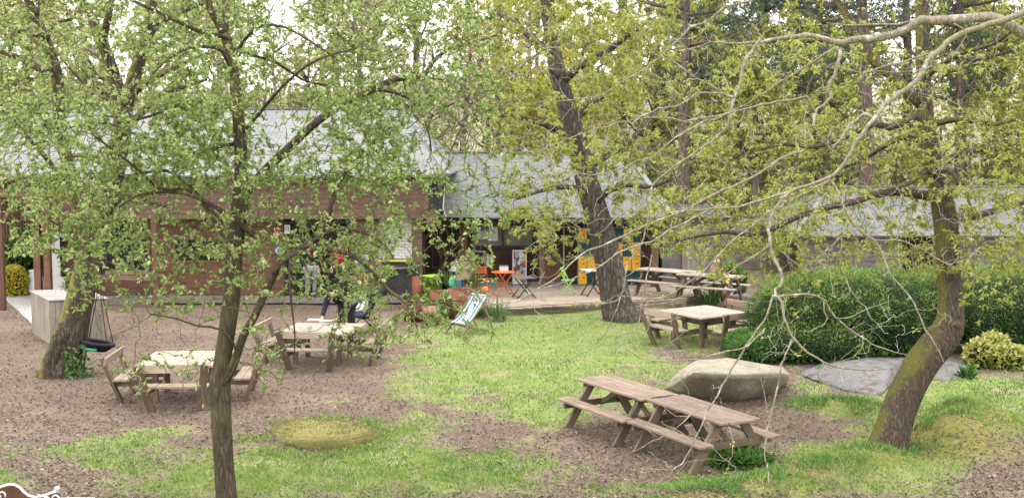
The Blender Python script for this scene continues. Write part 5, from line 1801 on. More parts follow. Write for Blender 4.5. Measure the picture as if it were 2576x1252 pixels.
# ivy on its base and the swing hung from its limb
iv = thing('ivy', 'dark ivy climbing the foot of the mossy old tree', 'ivy', (bB.x + .2, YB, 0))
n = 210
c = np.array(G(172, 938)) - np.array(iv.location)
ang = rng.uniform(-2.6, .1, n)
hz_ = rng.random(n) ** 1.6 * .75
B = np.stack([.30 + .36 * np.cos(ang) * (1 - .3 * hz_) - .13, .42 * np.sin(ang) * (1 - .2 * hz_) - .12, hz_], 1)
d = unit(n); nn = np.stack([np.cos(ang), np.sin(ang), np.full(n, .3)], 1)
leaves('foliage', B, d, nn, rng.uniform(.06, .11, n), rng.uniform(.05, .09, n), MAT['fern'], iv)
sw = thing('basket_swing', 'black and green basket swing seat hanging on ropes beside the mossy old tree', 'swing', tuple(D(245, 862, YB)))
rr = .385
mb = MB()
mb.tube([(rr * math.cos(a), rr * .8 * math.sin(a), 0) for a in np.linspace(0, 2 * math.pi, 28)], .05, 8, False)
ring_ = mb.build('rim', MAT['swing_black'], sw)
mb = MB(); mb.lathe([(0, -.20), (.22, -.19), (.34, -.10), (.39, 0)], n=24, sy=.8); net = mb.build('net', MAT['swing_black'], sw)
mb = MB(); mb.lathe([(0, -.15), (.2, -.14), (.31, -.06)], (-.03, -.01, .012), n=24, sy=.8); pad = mb.build('pad', MAT['swing_green'], sw)
mb = MB(); mb.tube([(-.36, -.16, -.10), (-.26, -.25, -.13), (-.08, -.31, -.14), (.10, -.30, -.13)], .035, 8); st = mb.build('green_trim', MAT['swing_green'], sw)
for o_ in (ring_, net, pad, st): o_.rotation_euler = (R(-3), R(9), 0)
top_ = Vector(D(262, 520, YB)) - Vector(sw.location)
for a in (.5, 2.4, 3.9, 5.6):
    mb = MB(); mb.tube([(rr * math.cos(a) , rr * .8 * math.sin(a), -.05 * math.cos(a)), (top_.x * .25 + .1 * math.cos(a), .1 * math.sin(a), 1.1), (top_.x + .1 * math.cos(a), top_.y + .1 * math.sin(a), top_.z)], .012, 6); mb.build('rope', MAT['rope'], sw)

# ---------------------------------------------------------------- D: furrowed oak in the centre
YD = 37.2
bD = G(1560, 806)
T = Tree('furrowed_oak', 'big leaning oak with deeply furrowed bark in front of the deck', (bD.x, bD.y, 0))
YD = bD.y
T.pxlimb([(1572, 825, 112), (1563, 800, 96), (1552, 770, 82), (1544, 725, 74), (1527, 640, 68), (1510, 570, 63), (1493, 510, 60), (1476, 455, 58), (1456, 370, 50), (1436, 300, 46), (1418, 240, 44), (1402, 180, 41), (1388, 100, 36), (1376, 0, 34), (1366, -120, 26)], YD, .25)
T.pxlimb([(1404, 192, 28), (1394, 178, 26), (1388, 168, 26)], YD - .5, .15)
T.pxlimb([(1500, 510, 20), (1530, 480, 16), (1580, 465, 13), (1640, 470, 10), (1700, 445, 7)], YD - .2, .3, 0, -1.5)
T.pxlimb([(1470, 430, 18), (1530, 390, 16), (1590, 350, 14), (1640, 290, 11), (1690, 250, 7)], YD, .3, 0, 1.8)
T.pxlimb([(1450, 350, 22), (1390, 320, 18), (1330, 300, 14), (1270, 290, 10), (1220, 300, 6)], YD, .3, 0, -2)
T.pxlimb([(1410, 210, 22), (1470, 160, 18), (1540, 120, 14), (1620, 60, 10)], YD, .3, 0, -2)
T.pxlimb([(1395, 140, 20), (1330, 90, 17), (1280, 50, 13), (1230, 20, 8)], YD, .3, 0, 1.8)
T.pxlimb([(1485, 480, 16), (1420, 470, 13), (1360, 480, 10), (1300, 500, 7)], YD, .3, 0, -1.6)
T.pxlimb([(1440, 310, 16), (1490, 260, 14), (1540, 230, 10), (1590, 190, 7)], YD, .3, 0, 2)
T.grow(rect_att([(1230, 1620, -90, 240, 4.2), (1230, 1560, 220, 400, 1.6), (1260, 1640, 370, 560, 1.6), (1270, 1520, 520, 665, .8), (1560, 1820, -60, 420, 2.0), (1540, 1660, 440, 620, .35)], 1000, YD - .5, 2.6, 31, 42, 5.0, -.10, .4), .034, .05, .05, .8, 5, .008)
T.wood('bark_furrowed', 'bark_grey', 16)
print('tree D leaves', T.rosettes('leaf_oak', 2.6, 7, (.09, .17), .45, .25, 1, -.25, .1))

# ---------------------------------------------------------------- E: leaning oak at the right
bE = G(2228, 1140)
YE_ = bE.y
T = Tree('leaning_oak', 'leaning oak with mossy kneed trunk on the bank at the right', (bE.x, bE.y, -.1))
T.pxlimb([(2215, 1185, 140), (2228, 1140, 106), (2243, 1090, 93), (2262, 1030, 87), (2290, 965, 84), (2325, 905, 84), (2362, 860, 84), (2386, 825, 78), (2392, 780, 64), (2388, 710, 58), (2384, 620, 58), (2376, 540, 59), (2362, 470, 52), (2345, 400, 47), (2332, 330, 42), (2326, 250, 37), (2322, 150, 36), (2318, 40, 30), (2314, -80, 22)], YE_, .15, 0, .6)
T.pxlimb([(2318, 262, 30), (2285, 230, 30), (2262, 208, 28), (2225, 172, 28), (2197, 150, 27), (2172, 110, 24), (2137, 50, 21), (2100, -10, 16), (2070, -90, 10)], YE_ + .5, .2, 0, 1.0)
T.pxlimb([(2325, 305, 22), (2302, 296, 20), (2285, 303, 19), (2237, 320, 18), (2197, 312, 16), (2137, 340, 14), (2090, 358, 13), (2042, 370, 11), (1967, 362, 8), (1900, 380, 5)], YE_ + .5, .2, 0, -1.2)
T.pxlimb([(2340, 372, 18), (2310, 352, 16), (2280, 345, 15), (2257, 350, 14), (2217, 372, 12), (2172, 402, 9), (2120, 420, 6)], YE_ + .4, .2, 0, 1.5)
T.pxlimb([(2368, 500, 26), (2347, 495, 24), (2307, 488, 24), (2270, 482, 22), (2227, 485, 20), (2190, 492, 18), (2157, 505, 17), (2090, 520, 15), (2017, 540, 14), (1950, 572, 13), (1886, 590, 12), (1834, 583, 11), (1800, 586, 10), (1752, 594, 9), (1718, 602, 8), (1690, 612, 6), (1655, 630, 4)], YE_ + .4, .2, 0, -2.6)
T.pxlimb([(2385, 562, 24), (2410, 555, 20), (2442, 545, 19), (2492, 533, 17), (2540, 520, 14), (2600, 505, 10), (2680, 500, 6)], YE_ + .4, .2, 0, 1.5)
T.pxlimb([(2332, 312, 18), (2367, 308, 16), (2407, 300, 14), (2450, 305, 13), (2500, 312, 11), (2560, 300, 8)], YE_ + .5, .2, 0, -1.4)
T.pxlimb([(2352, 412, 16), (2382, 400, 14), (2420, 385, 13), (2470, 376, 12), (2547, 375, 9), (2620, 360, 6)], YE_ + .4, .2, 0, 1.6)
T.pxlimb([(2356, 445, 16), (2330, 428, 14), (2300, 455, 12), (2262, 470, 10), (2230, 478, 8)], YE_ + .2, .2, 0, -1)
T.pxlimb([(2372, 420, 13), (2400, 440, 12), (2420, 470, 10), (2435, 500, 8), (2445, 530, 5)], YE_ + .2, .2, 0, -1)
T.pxlimb([(2326, 200, 14), (2370, 160, 12), (2430, 130, 10), (2500, 110, 8), (2570, 60, 5)], YE_ + .6, .2, 0, -1.5)
T.pxlimb([(2404, 822, 26), (2410, 812, 18), (2413, 806, 10)], YE_ - .2, .1, 0, 0, False)
RE = [(1960, 2640, -90, 120, 1.2), (1820, 2640, 100, 330, 3.6), (1740, 2640, 300, 500, 3.8), (1640, 2250, 470, 640, 4.4), (2250, 2640, 470, 690, 3.2), (2400, 2640, 640, 830, .28), (1760, 2150, 600, 700, .6), (1930, 2040, 700, 800, .05)]
T.grow(rect_att(RE, 2150, YE_ + .6, 1.5, YE_ - 2.6, YE_ + 4.2, 1.0, -.18, .6), .020, .05, .08, .8, 6, .005)
T.wood('bark_oak', 'twig_brown', 16)
print('tree E leaves', T.rosettes('leaf_oak', 2.0, 5, (.055, .105), .45, .25, .92, -.3, .05))

# ---------------------------------------------------------------- F: overhanging tree whose trunk stands outside the right edge
YF_ = 12.2
T = Tree('overhanging_tree', 'pale limbed tree reaching in from the right edge with bare hanging twigs', (7.6, YF_ + .3, 0))
T.limb([(7.6, YF_ + .3, -.1), (7.45, YF_ + .25, 1.6), (7.2, YF_ + .2, 3.2), (6.95, YF_ + .1, 4.6), (6.9, YF_, 6.2), (6.8, YF_, 8.2)], [.26, .21, .18, .16, .13, .08], .3)
def fl(px, dY=0, Y=YF_, step=.1, attach=True): T.pxlimb([(a, b, w_ * .84) for a, b, w_ in px], Y, step, .007, dY, attach)
fl([(2960, 260, 40), (2760, 150, 36), (2640, 100, 33), (2576, 84, 32), (2517, 52, 31), (2467, 44, 30), (2392, 53, 29), (2317, 50, 27), (2287, 70, 25), (2217, 91, 24), (2160, 100, 22), (2117, 106, 20), (2082, 100, 18), (2032, 92, 15), (1967, 95, 12), (1917, 105, 10), (1860, 112, 8), (1790, 108, 5), (1700, 130, 3)], .6)
fl([(2900, -60, 24), (2700, -10, 22), (2576, 32, 20), (2492, 62, 18), (2417, 86, 18), (2367, 125, 18), (2332, 156, 17), (2312, 200, 16), (2257, 240, 15), (2222, 265, 14), (2202, 297, 13), (2167, 340, 12), (2137, 390, 12), (2097, 440, 11), (2017, 470, 9), (1917, 502, 8), (1860, 522, 6), (1790, 524, 5), (1700, 536, 4), (1660, 530, 3)], -.9)
fl([(2117, 106, 12), (2112, 145, 11), (2097, 190, 11), (2082, 225, 11), (2092, 245, 10), (2070, 264, 9), (2049, 282, 8), (2048, 320, 5)], -.3, YF_ + .4)
fl([(2317, 50, 7), (2230, 62, 7), (2150, 64, 6), (2080, 58, 4)], -.2, YF_ + .3)
fl([(2049, 282, 7), (2030, 245, 7), (2005, 248, 6), (1960, 255, 6), (1917, 265, 6), (1853, 280, 5), (1778, 295, 5), (1718, 303, 5), (1653, 296, 4), (1578, 306, 4), (1478, 330, 3), (1378, 366, 2.5)], -.8, YF_ + .1)
fl([(2202, 297, 9), (2185, 290, 9), (2167, 290, 9), (2137, 316, 8), (2112, 350, 7), (2095, 375, 5)], -.3, YF_ - .4)
fl([(2087, 452, 9), (2112, 495, 8), (2152, 570, 7), (2197, 603, 6), (2228, 659, 5), (2250, 700, 5), (2285, 745, 5), (2310, 780, 5), (2328, 830, 5), (2352, 862, 4), (2372, 900, 3), (2383, 935, 2)], -.5, YF_ - .6)
fl([(2197, 603, 5), (2250, 602, 4), (2300, 615, 4), (2380, 665, 3.5), (2460, 700, 3), (2500, 712, 2)], .3, YF_ - .8)
fl([(2158, 574, 4), (2110, 600, 4), (2075, 630, 3.5), (2040, 660, 3), (2010, 668, 2)], .2, YF_ - .8)
fl([(2017, 470, 9), (1985, 485, 9), (1971, 495, 10), (1952, 520, 10), (1940, 548, 11), (1936, 580, 11), (1938, 615, 11), (1943, 645, 11), (1955, 665, 11), (1966, 685, 10), (1966, 711, 9), (1955, 732, 9), (1944, 743, 9), (1964, 757, 8), (1972, 801, 8), (1984, 830, 7), (1997, 851, 7), (2032, 886, 7), (2072, 908, 6), (2117, 921, 5), (2170, 930, 5), (2210, 930, 4), (2257, 926, 3)], -.6, YF_ - .7)
fl([(2072, 908, 5), (2062, 930, 5), (2056, 950, 4), (2090, 975, 3), (2130, 998, 2)], 0, YF_ - 1.2)
fl([(1950, 752, 7), (1967, 745, 7), (2032, 738, 6), (2072, 756, 6), (2102, 796, 5), (2157, 841, 5), (2190, 862, 4), (2227, 876, 4), (2287, 893, 2)], .4, YF_ - 1.0)
fl([(2072, 756, 4), (2080, 800, 3.5), (2060, 825, 3), (2010, 832, 2)], 0, YF_ - .9)
fl([(2128, 700, 4), (2150, 745, 4), (2175, 775, 3.5), (2205, 812, 3), (2225, 810, 2)], 0, YF_ - .7)
fl([(2235, 758, 2), (2180, 778, 3), (2130, 798, 3), (2104, 800, 3)], 0, YF_ - .8)
fl([(1992, 852, 6), (1978, 890, 5), (1967, 916, 5), (1952, 976, 5), (1947, 1026, 5), (1932, 1076, 4.5), (1922, 1141, 4), (1930, 1165, 4), (1930, 1190, 3.5), (1935, 1225, 3), (1942, 1262, 2)], -.2, YF_ - 1.2)
fl([(1944, 743, 7), (1930, 790, 6), (1905, 830, 6), (1878, 866, 6), (1843, 926, 6), (1818, 971, 5), (1793, 1016, 5), (1773, 1056, 5), (1748, 1106, 4.5), (1728, 1151, 4), (1698, 1181, 4), (1658, 1211, 3), (1645, 1223, 2)], -.5, YF_ - 1.0)
fl([(1748, 1106, 3), (1710, 1085, 3), (1680, 1070, 2.5), (1665, 1058, 2)], 0, YF_ - 1.4)
fl([(1728, 1151, 3), (1735, 1120, 2.5), (1760, 1115, 2), (1690, 1180, 2.5), (1630, 1175, 2), (1590, 1160, 1.5)][3:], 0, YF_ - 1.4)
fl([(1793, 1016, 3), (1740, 1040, 3), (1700, 1080, 2.5), (1655, 1100, 2.5), (1620, 1120, 2), (1585, 1138, 2)], -.2, YF_ - 1.3)
fl([(1655, 1100, 2.5), (1630, 1085, 2), (1610, 1055, 1.5)], 0, YF_ - 1.45)
fl([(1925, 825, 5), (1880, 868, 5), (1828, 884, 4.5), (1753, 902, 4), (1678, 910, 4), (1628, 906, 3.5), (1590, 888, 3), (1562, 868, 2.5), (1545, 850, 2)], -.3, YF_ - 1.1)
# long thin limb falling left across the middle
fl([(2020, 380, 9), (1960, 400, 8), (1905, 440, 8), (1850, 468, 8), (1790, 490, 7), (1740, 520, 7), (1680, 545, 7), (1640, 560, 6), (1606, 575, 6), (1575, 590, 6), (1514, 622, 6), (1455, 645, 5.5), (1408, 690, 5.5), (1361, 722, 5), (1310, 751, 4.5), (1250, 763, 4), (1190, 756, 3), (1160, 735, 2)], -.9, YF_ + .1)
fl([(1830, 505, 6), (1750, 545, 6), (1690, 580, 5.5), (1640, 606, 5), (1600, 618, 5), (1555, 635, 5), (1514, 666, 4.5), (1453, 694, 4), (1400, 720, 3), (1340, 730, 2)], -.6, YF_ - .4)
fl([(1606, 575, 5), (1628, 545, 5), (1622, 584, 5), (1611, 618, 5), (1590, 650, 5), (1575, 676, 4.5), (1570, 722, 4), (1561, 747, 4), (1545, 758, 3.5), (1502, 768, 2.5)][2:], 0, YF_ - .5)
fl([(1640, 470, 5), (1632, 520, 5), (1625, 560, 5), (1622, 590, 5)], 0, YF_ - .4)
fl([(1640, 640, 4), (1622, 720, 4), (1612, 790, 4), (1600, 830, 3.5), (1560, 845, 3), (1545, 850, 2)], 0, YF_ - .7)
fl([(1561, 747, 3), (1540, 800, 3), (1520, 840, 2.5), (1490, 870, 2), (1450, 895, 2), (1410, 910, 2), (1360, 916, 1.5)], 0, YF_ - .9)
fl([(1915, 98, 10), (1890, 130, 11), (1876, 155, 11), (1866, 190, 10), (1857, 222, 10), (1845, 255, 10), (1836, 285, 9), (1822, 325, 8), (1795, 355, 7), (1760, 378, 7), (1720, 402, 6), (1678, 430, 6), (1648, 460, 5), (1618, 490, 4), (1560, 540, 4), (1500, 590, 3)], -.5, YF_ + .3)
fl([(1850, 246, 7), (1832, 240, 7), (1808, 235, 7), (1780, 234, 6.5), (1753, 236, 6), (1713, 260, 6), (1685, 270, 5), (1658, 275, 5), (1620, 290, 4), (1560, 320, 3)], -.4, YF_)
fl([(1838, 282, 6), (1800, 300, 5), (1760, 310, 5), (1720, 335, 4), (1680, 360, 4), (1640, 395, 4), (1603, 405, 4), (1553, 428, 4), (1488, 438, 4), (1428, 426, 3.5), (1353, 392, 3), (1278, 365, 2)], -.6, YF_)
fl([(1813, 230, 5), (1753, 196, 4.5), (1703, 160, 4), (1638, 135, 3.5), (1560, 120, 2)], 0, YF_ - .2)
fl([(1820, 20, 6), (1790, 45, 6), (1740, 70, 6), (1700, 105, 6), (1660, 145, 5.5), (1620, 175, 5), (1560, 210, 4.5), (1520, 238, 4), (1470, 248, 3.5), (1400, 255, 3), (1330, 262, 2)], -.4, YF_ + .2)
fl([(1960, -40, 8), (1890, 0, 7), (1820, 20, 6)], 0, YF_ + .2)
fl([(2100, 120, 8), (2040, 160, 7), (1990, 190, 6), (1940, 225, 5.5), (1880, 260, 5), (1800, 300, 4), (1700, 340, 3)], .5, YF_ + .3)
fl([(2370, 125, 6), (2300, 145, 6), (2240, 165, 5), (2190, 178, 5), (2150, 180, 4), (2100, 165, 3)], .2, YF_ - .2)
fl([(2400, 60, 5), (2395, 100, 5), (2350, 150, 5), (2230, 235, 4), (2130, 240, 3)][0:1] + [(2430, 90, 5), (2380, 150, 4.5), (2290, 180, 4), (2200, 178, 3)], .2, YF_ - .3)
fl([(2087, 452, 5), (2030, 485, 5), (1970, 510, 5), (1900, 560, 4.5), (1840, 610, 4), (1800, 650, 4), (1760, 690, 4), (1700, 730, 3.5), (1650, 750, 3), (1600, 740, 2)], -.3, YF_ - .7)
fl([(1938, 615, 5), (1900, 640, 5), (1860, 665, 4.5), (1830, 690, 4), (1790, 712, 4), (1745, 730, 3.5), (1700, 752, 3), (1660, 762, 2.5), (1600, 770, 2)], -.3, YF_ - .8)
RF = [(1300, 2000, 40, 560, 3), (1950, 2576, 120, 640, 2.4), (1300, 1750, 520, 800, .6), (1900, 2400, 640, 930, .5), (1550, 1960, 800, 1220, .28), (2060, 2300, 850, 1000, .1)]
T.grow(rect_att(RF, 850, YF_ - .3, .45, YF_ - 1.9, YF_ + 1.2), .0075, .05, .02, .7, 7, .0018, .4, .028)
T.wood('bark_limb', 'twig_pale', 12)
print('tree F leaves', T.rosettes('leaf_oak', 1.0, 3, (.03, .055), .5, .2, .10, -.2, .02))

# ================================================================ woods behind (each tree an object with trunk and crown)
def wood_tree(seed, label, group, h, cr, kind, loc):
    global rng
    keep, rng = rng, np.random.default_rng(seed)
    T = Tree({'pine': 'pine_tree', 'bare': 'bare_tree'}.get(kind, 'woodland_tree'), label, (0, 0, 0), group)
    lean = rng.normal(0, .04 * h, 2)
    k = 7
    pts = np.array([[lean[0] * (i / k) ** 1.5 + rng.normal(0, .05) * i / 2, lean[1] * (i / k) ** 1.5, h * .96 * i / k - .3] for i in range(k + 1)])
    r0 = h * .021
    T.limb(pts, r0 * (1 - .8 * np.linspace(0, 1, k + 1)), .6)
    if kind == 'pine':
        for j in range(22):
            z = h * rng.uniform(.42, .96)
            a = rng.uniform(0, 2 * math.pi); L = cr * (1.15 - z / h) * rng.uniform(1.0, 1.9)
            c = np.array([lean[0] * (z / h) ** 1.5, lean[1] * (z / h) ** 1.5, z])
            d = np.array([math.cos(a), math.sin(a), .12])
            T.limb([c, c + d * L * .5, c + d * L + [0, 0, .25]], [r0 * .28, r0 * .2, r0 * .07], .6)
        P = np.vstack([p for p, r in T.limbs[1:]])
        att = P[rng.integers(0, len(P), 330)] + rng.normal(size=(330, 3)) * [.9, .9, .4]
        T.grow(att, .04, 0, .1, .7, 4, .008)
        C = np.vstack([p[2:] for p, r in T.twigs])
        C = np.repeat(C, 7, 0); C = C + rng.normal(size=C.shape) * .22
        d = unit(len(C)); d[:, 2] += .3
        T.wood('bark_pine', 'bark_grey', 9, 3)
        leaves('crown', C, d, unit(len(C)), rng.uniform(.25, .5, len(C)), rng.uniform(.035, .07, len(C)), MAT['needle'], T.root, .0, .1)
    else:
        for j in range(11):
            z = h * rng.uniform(.28, .8)
            a = rng.uniform(0, 2 * math.pi); L = cr * rng.uniform(.6, 1.0)
            c = np.array([lean[0] * (z / h) ** 1.5, lean[1] * (z / h) ** 1.5, z])
            d = np.array([math.cos(a), math.sin(a), .75])
            T.limb([c, c + d * L * .45 + rng.normal(size=3) * .2, c + d * L * .95 + rng.normal(size=3) * .4], [r0 * .36, r0 * .24, r0 * .08], .6)
        n = {'bare': 420, 'lime': 420}.get(kind, 460)
        u = unit(n) * (rng.random((n, 1)) ** .45)
        att = u * [cr, cr, h * .36] + [lean[0] * .6, lean[1] * .6, h * .64]
        gp = np.array([mnoise.noise(Vector(p) * .5 + Vector((seed, 0, 0))) for p in att])
        att = att[gp > -.15]
        T.grow(att, .045, .03, .08, .75, 5, .009)
        T.wood('bark_grey', 'bark_limb' if kind == 'bare' else 'bark_grey', 9, 3)
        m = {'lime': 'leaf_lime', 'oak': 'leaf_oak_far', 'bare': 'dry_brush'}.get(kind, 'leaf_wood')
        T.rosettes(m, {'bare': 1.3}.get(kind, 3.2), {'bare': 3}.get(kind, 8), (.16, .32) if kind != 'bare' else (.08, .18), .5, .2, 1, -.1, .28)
    T.root.location = loc
    rng = keep
    return T.root

def at(px, Y, z=None):
    x = (px - CX) / F * Y
    return (x, Y, float(hill_z(np.array([x]), np.array([Y]))[0]) if z is None else z)
gP = 'tall pines rising above the roofs at the right'
pine = wood_tree(11, 'tall pine with reddish trunk rising just left of the right hand limbs', gP, 19, 3.6, 'pine', at(1722, 56, 0))
for i, (px, Y, sc, rz, lb_) in enumerate(((2188, 52, 1.05, 1.3, 'tall dark pine behind the leaning oak and its limbs'), (2060, 62, 1.0, 2.6, 'pine standing between the two nearest pines at the right'),
                                 (1900, 72, 1.0, 4.0, 'distant pine on the slope behind the slatted store'), (2420, 60, 1.0, .4, 'pine at the far right behind the long shed'),
                                 (2600, 55, 1.1, 5.2, 'pine at the extreme right edge of the wood'), (1560, 84, 1.05, 3.1, 'slender distant pine above the kiosk roof ridge'),
                                 (1250, 88, 1.1, 5.9, 'distant pine seen over the gap between the two roofs'), (2280, 76, 1.0, 2.1, 'pine farther back behind the leaning oak'))):
    dup(pine, at(px, Y, None if Y > 57 else 0), rz, lb_, sc)
gW = 'spring trees in the wood behind the roofs'
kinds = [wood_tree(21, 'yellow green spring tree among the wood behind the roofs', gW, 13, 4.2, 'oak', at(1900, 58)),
         wood_tree(22, 'pale green spring tree among the wood behind the roofs', gW, 13, 4.4, 'wood', at(300, 60)),
         wood_tree(23, 'bright lime yellow tree in new leaf on the slope behind the kiosk', gW, 10, 3.6, 'lime', at(1400, 66)),
         wood_tree(24, 'nearly bare pale twigged tree on the slope behind the roofs', 'bare trees on the slope', 11, 3.8, 'bare', at(1160, 70))]
spots = [(0, 1640, 64), (0, 2080, 74), (0, 2520, 72), (0, 1780, 84), (0, 2420, 88), (0, 2640, 60), (0, 1990, 94),
         (1, 60, 66), (1, -90, 64), (1, 450, 80), (1, 920, 76), (1, 1050, 90), (1, 560, 96), (1, 230, 96), (1, 20, 92), (1, 850, 98),
         (2, 1300, 72), (2, 1480, 80), (2, 1210, 84), (2, 1700, 96), (2, 1350, 96), (2, 110, 96),
         (3, 1000, 70), (3, 1260, 64), (3, 1090, 62), (3, 1330, 82), (3, 700, 84), (3, 1560, 90), (3, 380, 80), (3, 1850, 86), (3, 940, 88), (3, 1180, 98)]
for k, px, Y in spots:
    dup(kinds[k], at(px, Y), random.random() * 6.28, None, random.uniform(.8, 1.15) * (1.0 if Y < 80 else .92))
# undergrowth on the slope
for k, px, Y, sc in ((1, 1180, 60, .42), (1, 1290, 63, .5), (2, 1420, 60, .45), (1, 1540, 61, .45), (1, 1640, 59, .5), (1, 1740, 62, .55), (2, 1820, 60, .42), (1, 1930, 60, .5), (1, 2030, 63, .55), (1, 2130, 60, .5), (1, 2240, 64, .6),
                     (1, 2350, 62, .55), (1, 2460, 61, .5), (1, 2570, 63, .55), (1, 2110, 74, .8), (1, 1850, 76, .75), (1, 2300, 78, .8), (1, 2500, 76, .8), (1, 1680, 78, .7), (2, 1100, 64, .5), (1, 1010, 60, .5), (3, 1230, 74, .8), (3, 1450, 76, .8), (1, 320, 62, .5), (1, 120, 60, .5), (1, 700, 62, .6), (1, 520, 66, .65), (1, 610, 64, .7), (3, 660, 68, .85), (1, 760, 70, .75), (1, 840, 63, .6), (1, 930, 66, .65), (3, 560, 74, .9), (1, 420, 64, .6), (1, 220, 66, .6), (3, 480, 70, .8), (1, 1060, 68, .65)):
    dup(kinds[k], at(px, Y), random.random() * 6.28, ('', 'low pale green young tree in the undergrowth behind the roofs', 'low lime yellow bush in the undergrowth behind the kiosk', 'half bare pale young tree on the slope above the kiosk')[k], sc)
# dry brush on the slope, too dense to count
n = 26000
px, Y = rng.uniform(-150, 2750, n), rng.uniform(58, 104, n)
x = (px - CX) / F * Y
z = hill_z(x, Y)
d = unit(n) * .55; d[:, 2] = np.abs(d[:, 2]) + .7
br = leaves('hillside_brush', np.stack([x, Y, z - .1], 1), d, unit(n), rng.uniform(.3, .9, n), rng.uniform(.015, .04, n), MAT['dry_brush'], None, .02, .1)
tag(br, kind='stuff')
# ================================================================ hedges, shrubs, rocks, small plants
def blob_hull(name, c, size, m, parent, bump=.12, n=3):
    bmx = bmesh.new()
    bmesh.ops.create_icosphere(bmx, subdivisions=n, radius=1)
    for v in bmx.verts:
        p = v.co.copy()
        k = 1 + bump * mnoise.fractal(p * 1.7 + Vector(c), 1, 2, 3)
        v.co = Vector((p.x * size[0] * k, p.y * size[1] * k, p.z * size[2] * k))
    me = bpy.data.meshes.new(name)
    bmx.to_mesh(me); bmx.free()
    for p in me.polygons: p.use_smooth = True
    me.materials.append(m)
    o = bpy.data.objects.new(name, me)
    link(o, parent); o.location = c
    return o

def hedge(name, label, lobes, nleaf, m, cat='hedge', L=(.06, .13), wd=.30, seed=0, inner='yew_wood'):
    """lobes: (x, y, z, rx, ry, rz) world ellipsoids; needles/leaf shards fill the outer shell"""
    bx_, by_ = lobes[0][0], lobes[0][1]
    o = thing(name, label, cat, (bx_, by_, 0))
    off = np.array([bx_, by_, 0])
    B, Nn, Rn = [], [], []
    vol = np.array([l[3] * l[5] + l[4] * l[5] + l[3] * l[4] for l in lobes])
    for l, v in zip(lobes, vol / vol.sum()):
        k = int(nleaf * v)
        u = unit(k)
        lump = np.array([mnoise.fractal(Vector(q) * 2.6 + Vector((l[0], l[1], seed)), 1, 2, 3) for q in u])
        fine = np.array([mnoise.noise(Vector(q) * 9 + Vector((l[0], seed, l[1]))) for q in u])
        r = (1 + .16 * lump + .07 * fine) * (1 - .22 * rng.random(k) ** 2)
        p = np.array(l[:3]) + u * np.array(l[3:]) * r[:, None]
        inside = np.zeros(k, bool)
        for m2 in lobes:
            if m2 is l: continue
            inside |= (((p - np.array(m2[:3])) / np.array(m2[3:])) ** 2).sum(1) < .62
        ok = (~inside) & (p[:, 2] > 0.0)
        B.append(p[ok]); Nn.append(u[ok])
        Rn.append(np.clip(.42 + .55 * lump[ok] + .25 * fine[ok] + rng.normal(0, .16, ok.sum()) + .38 * u[ok][:, 2], 0, 1))  # upward leaves set lighter: top light painted into the leaf tone
    B, Nn, Rn = np.vstack(B), np.vstack(Nn), np.concatenate(Rn)
    k = len(B)
    d = Nn * .8 + unit(k) * .8; d[:, 2] += .25
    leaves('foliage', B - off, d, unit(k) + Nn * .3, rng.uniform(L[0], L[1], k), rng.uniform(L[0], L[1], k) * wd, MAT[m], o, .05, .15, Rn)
    for l in lobes:  # solid dark core added in each lobe to paint the inner shade
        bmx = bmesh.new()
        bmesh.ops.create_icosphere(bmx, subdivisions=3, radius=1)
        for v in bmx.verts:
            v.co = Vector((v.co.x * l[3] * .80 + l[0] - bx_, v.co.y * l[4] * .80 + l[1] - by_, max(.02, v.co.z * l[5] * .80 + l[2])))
        me = bpy.data.meshes.new('dark_core'); bmx.to_mesh(me); bmx.free()
        me.materials.append(MAT['core_shade'])
        link(bpy.data.objects.new('dark_core', me), o)
    return o
m_plain('core_shade', (.02, .03, .012), 1, 0, .4, 6)  # near-black tone paints the shade inside the foliage

# clipped yew hedge behind the boulder: base row y=920, depth ~ 30 m
def lob(px, py, Y, rx, rz, ry=None, z=None):
    p = D(px, py, Y)
    return (p.x, Y, p.z if z is None else z, rx, ry or rx, rz)
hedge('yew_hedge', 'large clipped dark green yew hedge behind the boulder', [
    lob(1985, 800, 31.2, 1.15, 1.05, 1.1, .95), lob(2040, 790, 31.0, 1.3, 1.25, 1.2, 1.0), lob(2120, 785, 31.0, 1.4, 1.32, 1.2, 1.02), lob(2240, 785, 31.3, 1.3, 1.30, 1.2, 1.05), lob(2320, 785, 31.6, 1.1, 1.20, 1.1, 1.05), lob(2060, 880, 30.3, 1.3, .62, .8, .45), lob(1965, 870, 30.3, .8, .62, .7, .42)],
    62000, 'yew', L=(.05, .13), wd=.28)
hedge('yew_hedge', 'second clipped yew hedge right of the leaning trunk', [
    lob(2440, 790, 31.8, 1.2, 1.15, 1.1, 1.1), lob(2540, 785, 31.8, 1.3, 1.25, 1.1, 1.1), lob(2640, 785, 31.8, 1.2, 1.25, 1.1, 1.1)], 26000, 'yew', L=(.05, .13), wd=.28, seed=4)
hedge('juniper_bush', 'loose feathery bush between the white topped table and the hedge', [lob(1868, 872, 31.0, .40, .36, .5, .3), lob(1895, 905, 30.4, .55, .34, .5, .26)], 6500, 'fern', 'shrub', L=(.08, .2), wd=.16, seed=2)
hedge('variegated_shrub', 'yellow variegated shrub at the right below the hedge', [lob(2535, 905, 29.3, .42, .30, .4, .26), lob(2465, 890, 29.5, .34, .34, .3, .32), lob(2500, 895, 29.8, .36, .36, .3, .42), lob(2570, 900, 29.6, .3, .28, .3, .2)], 2300, 'variegated', 'shrub', L=(.09, .19), wd=.55, seed=7)
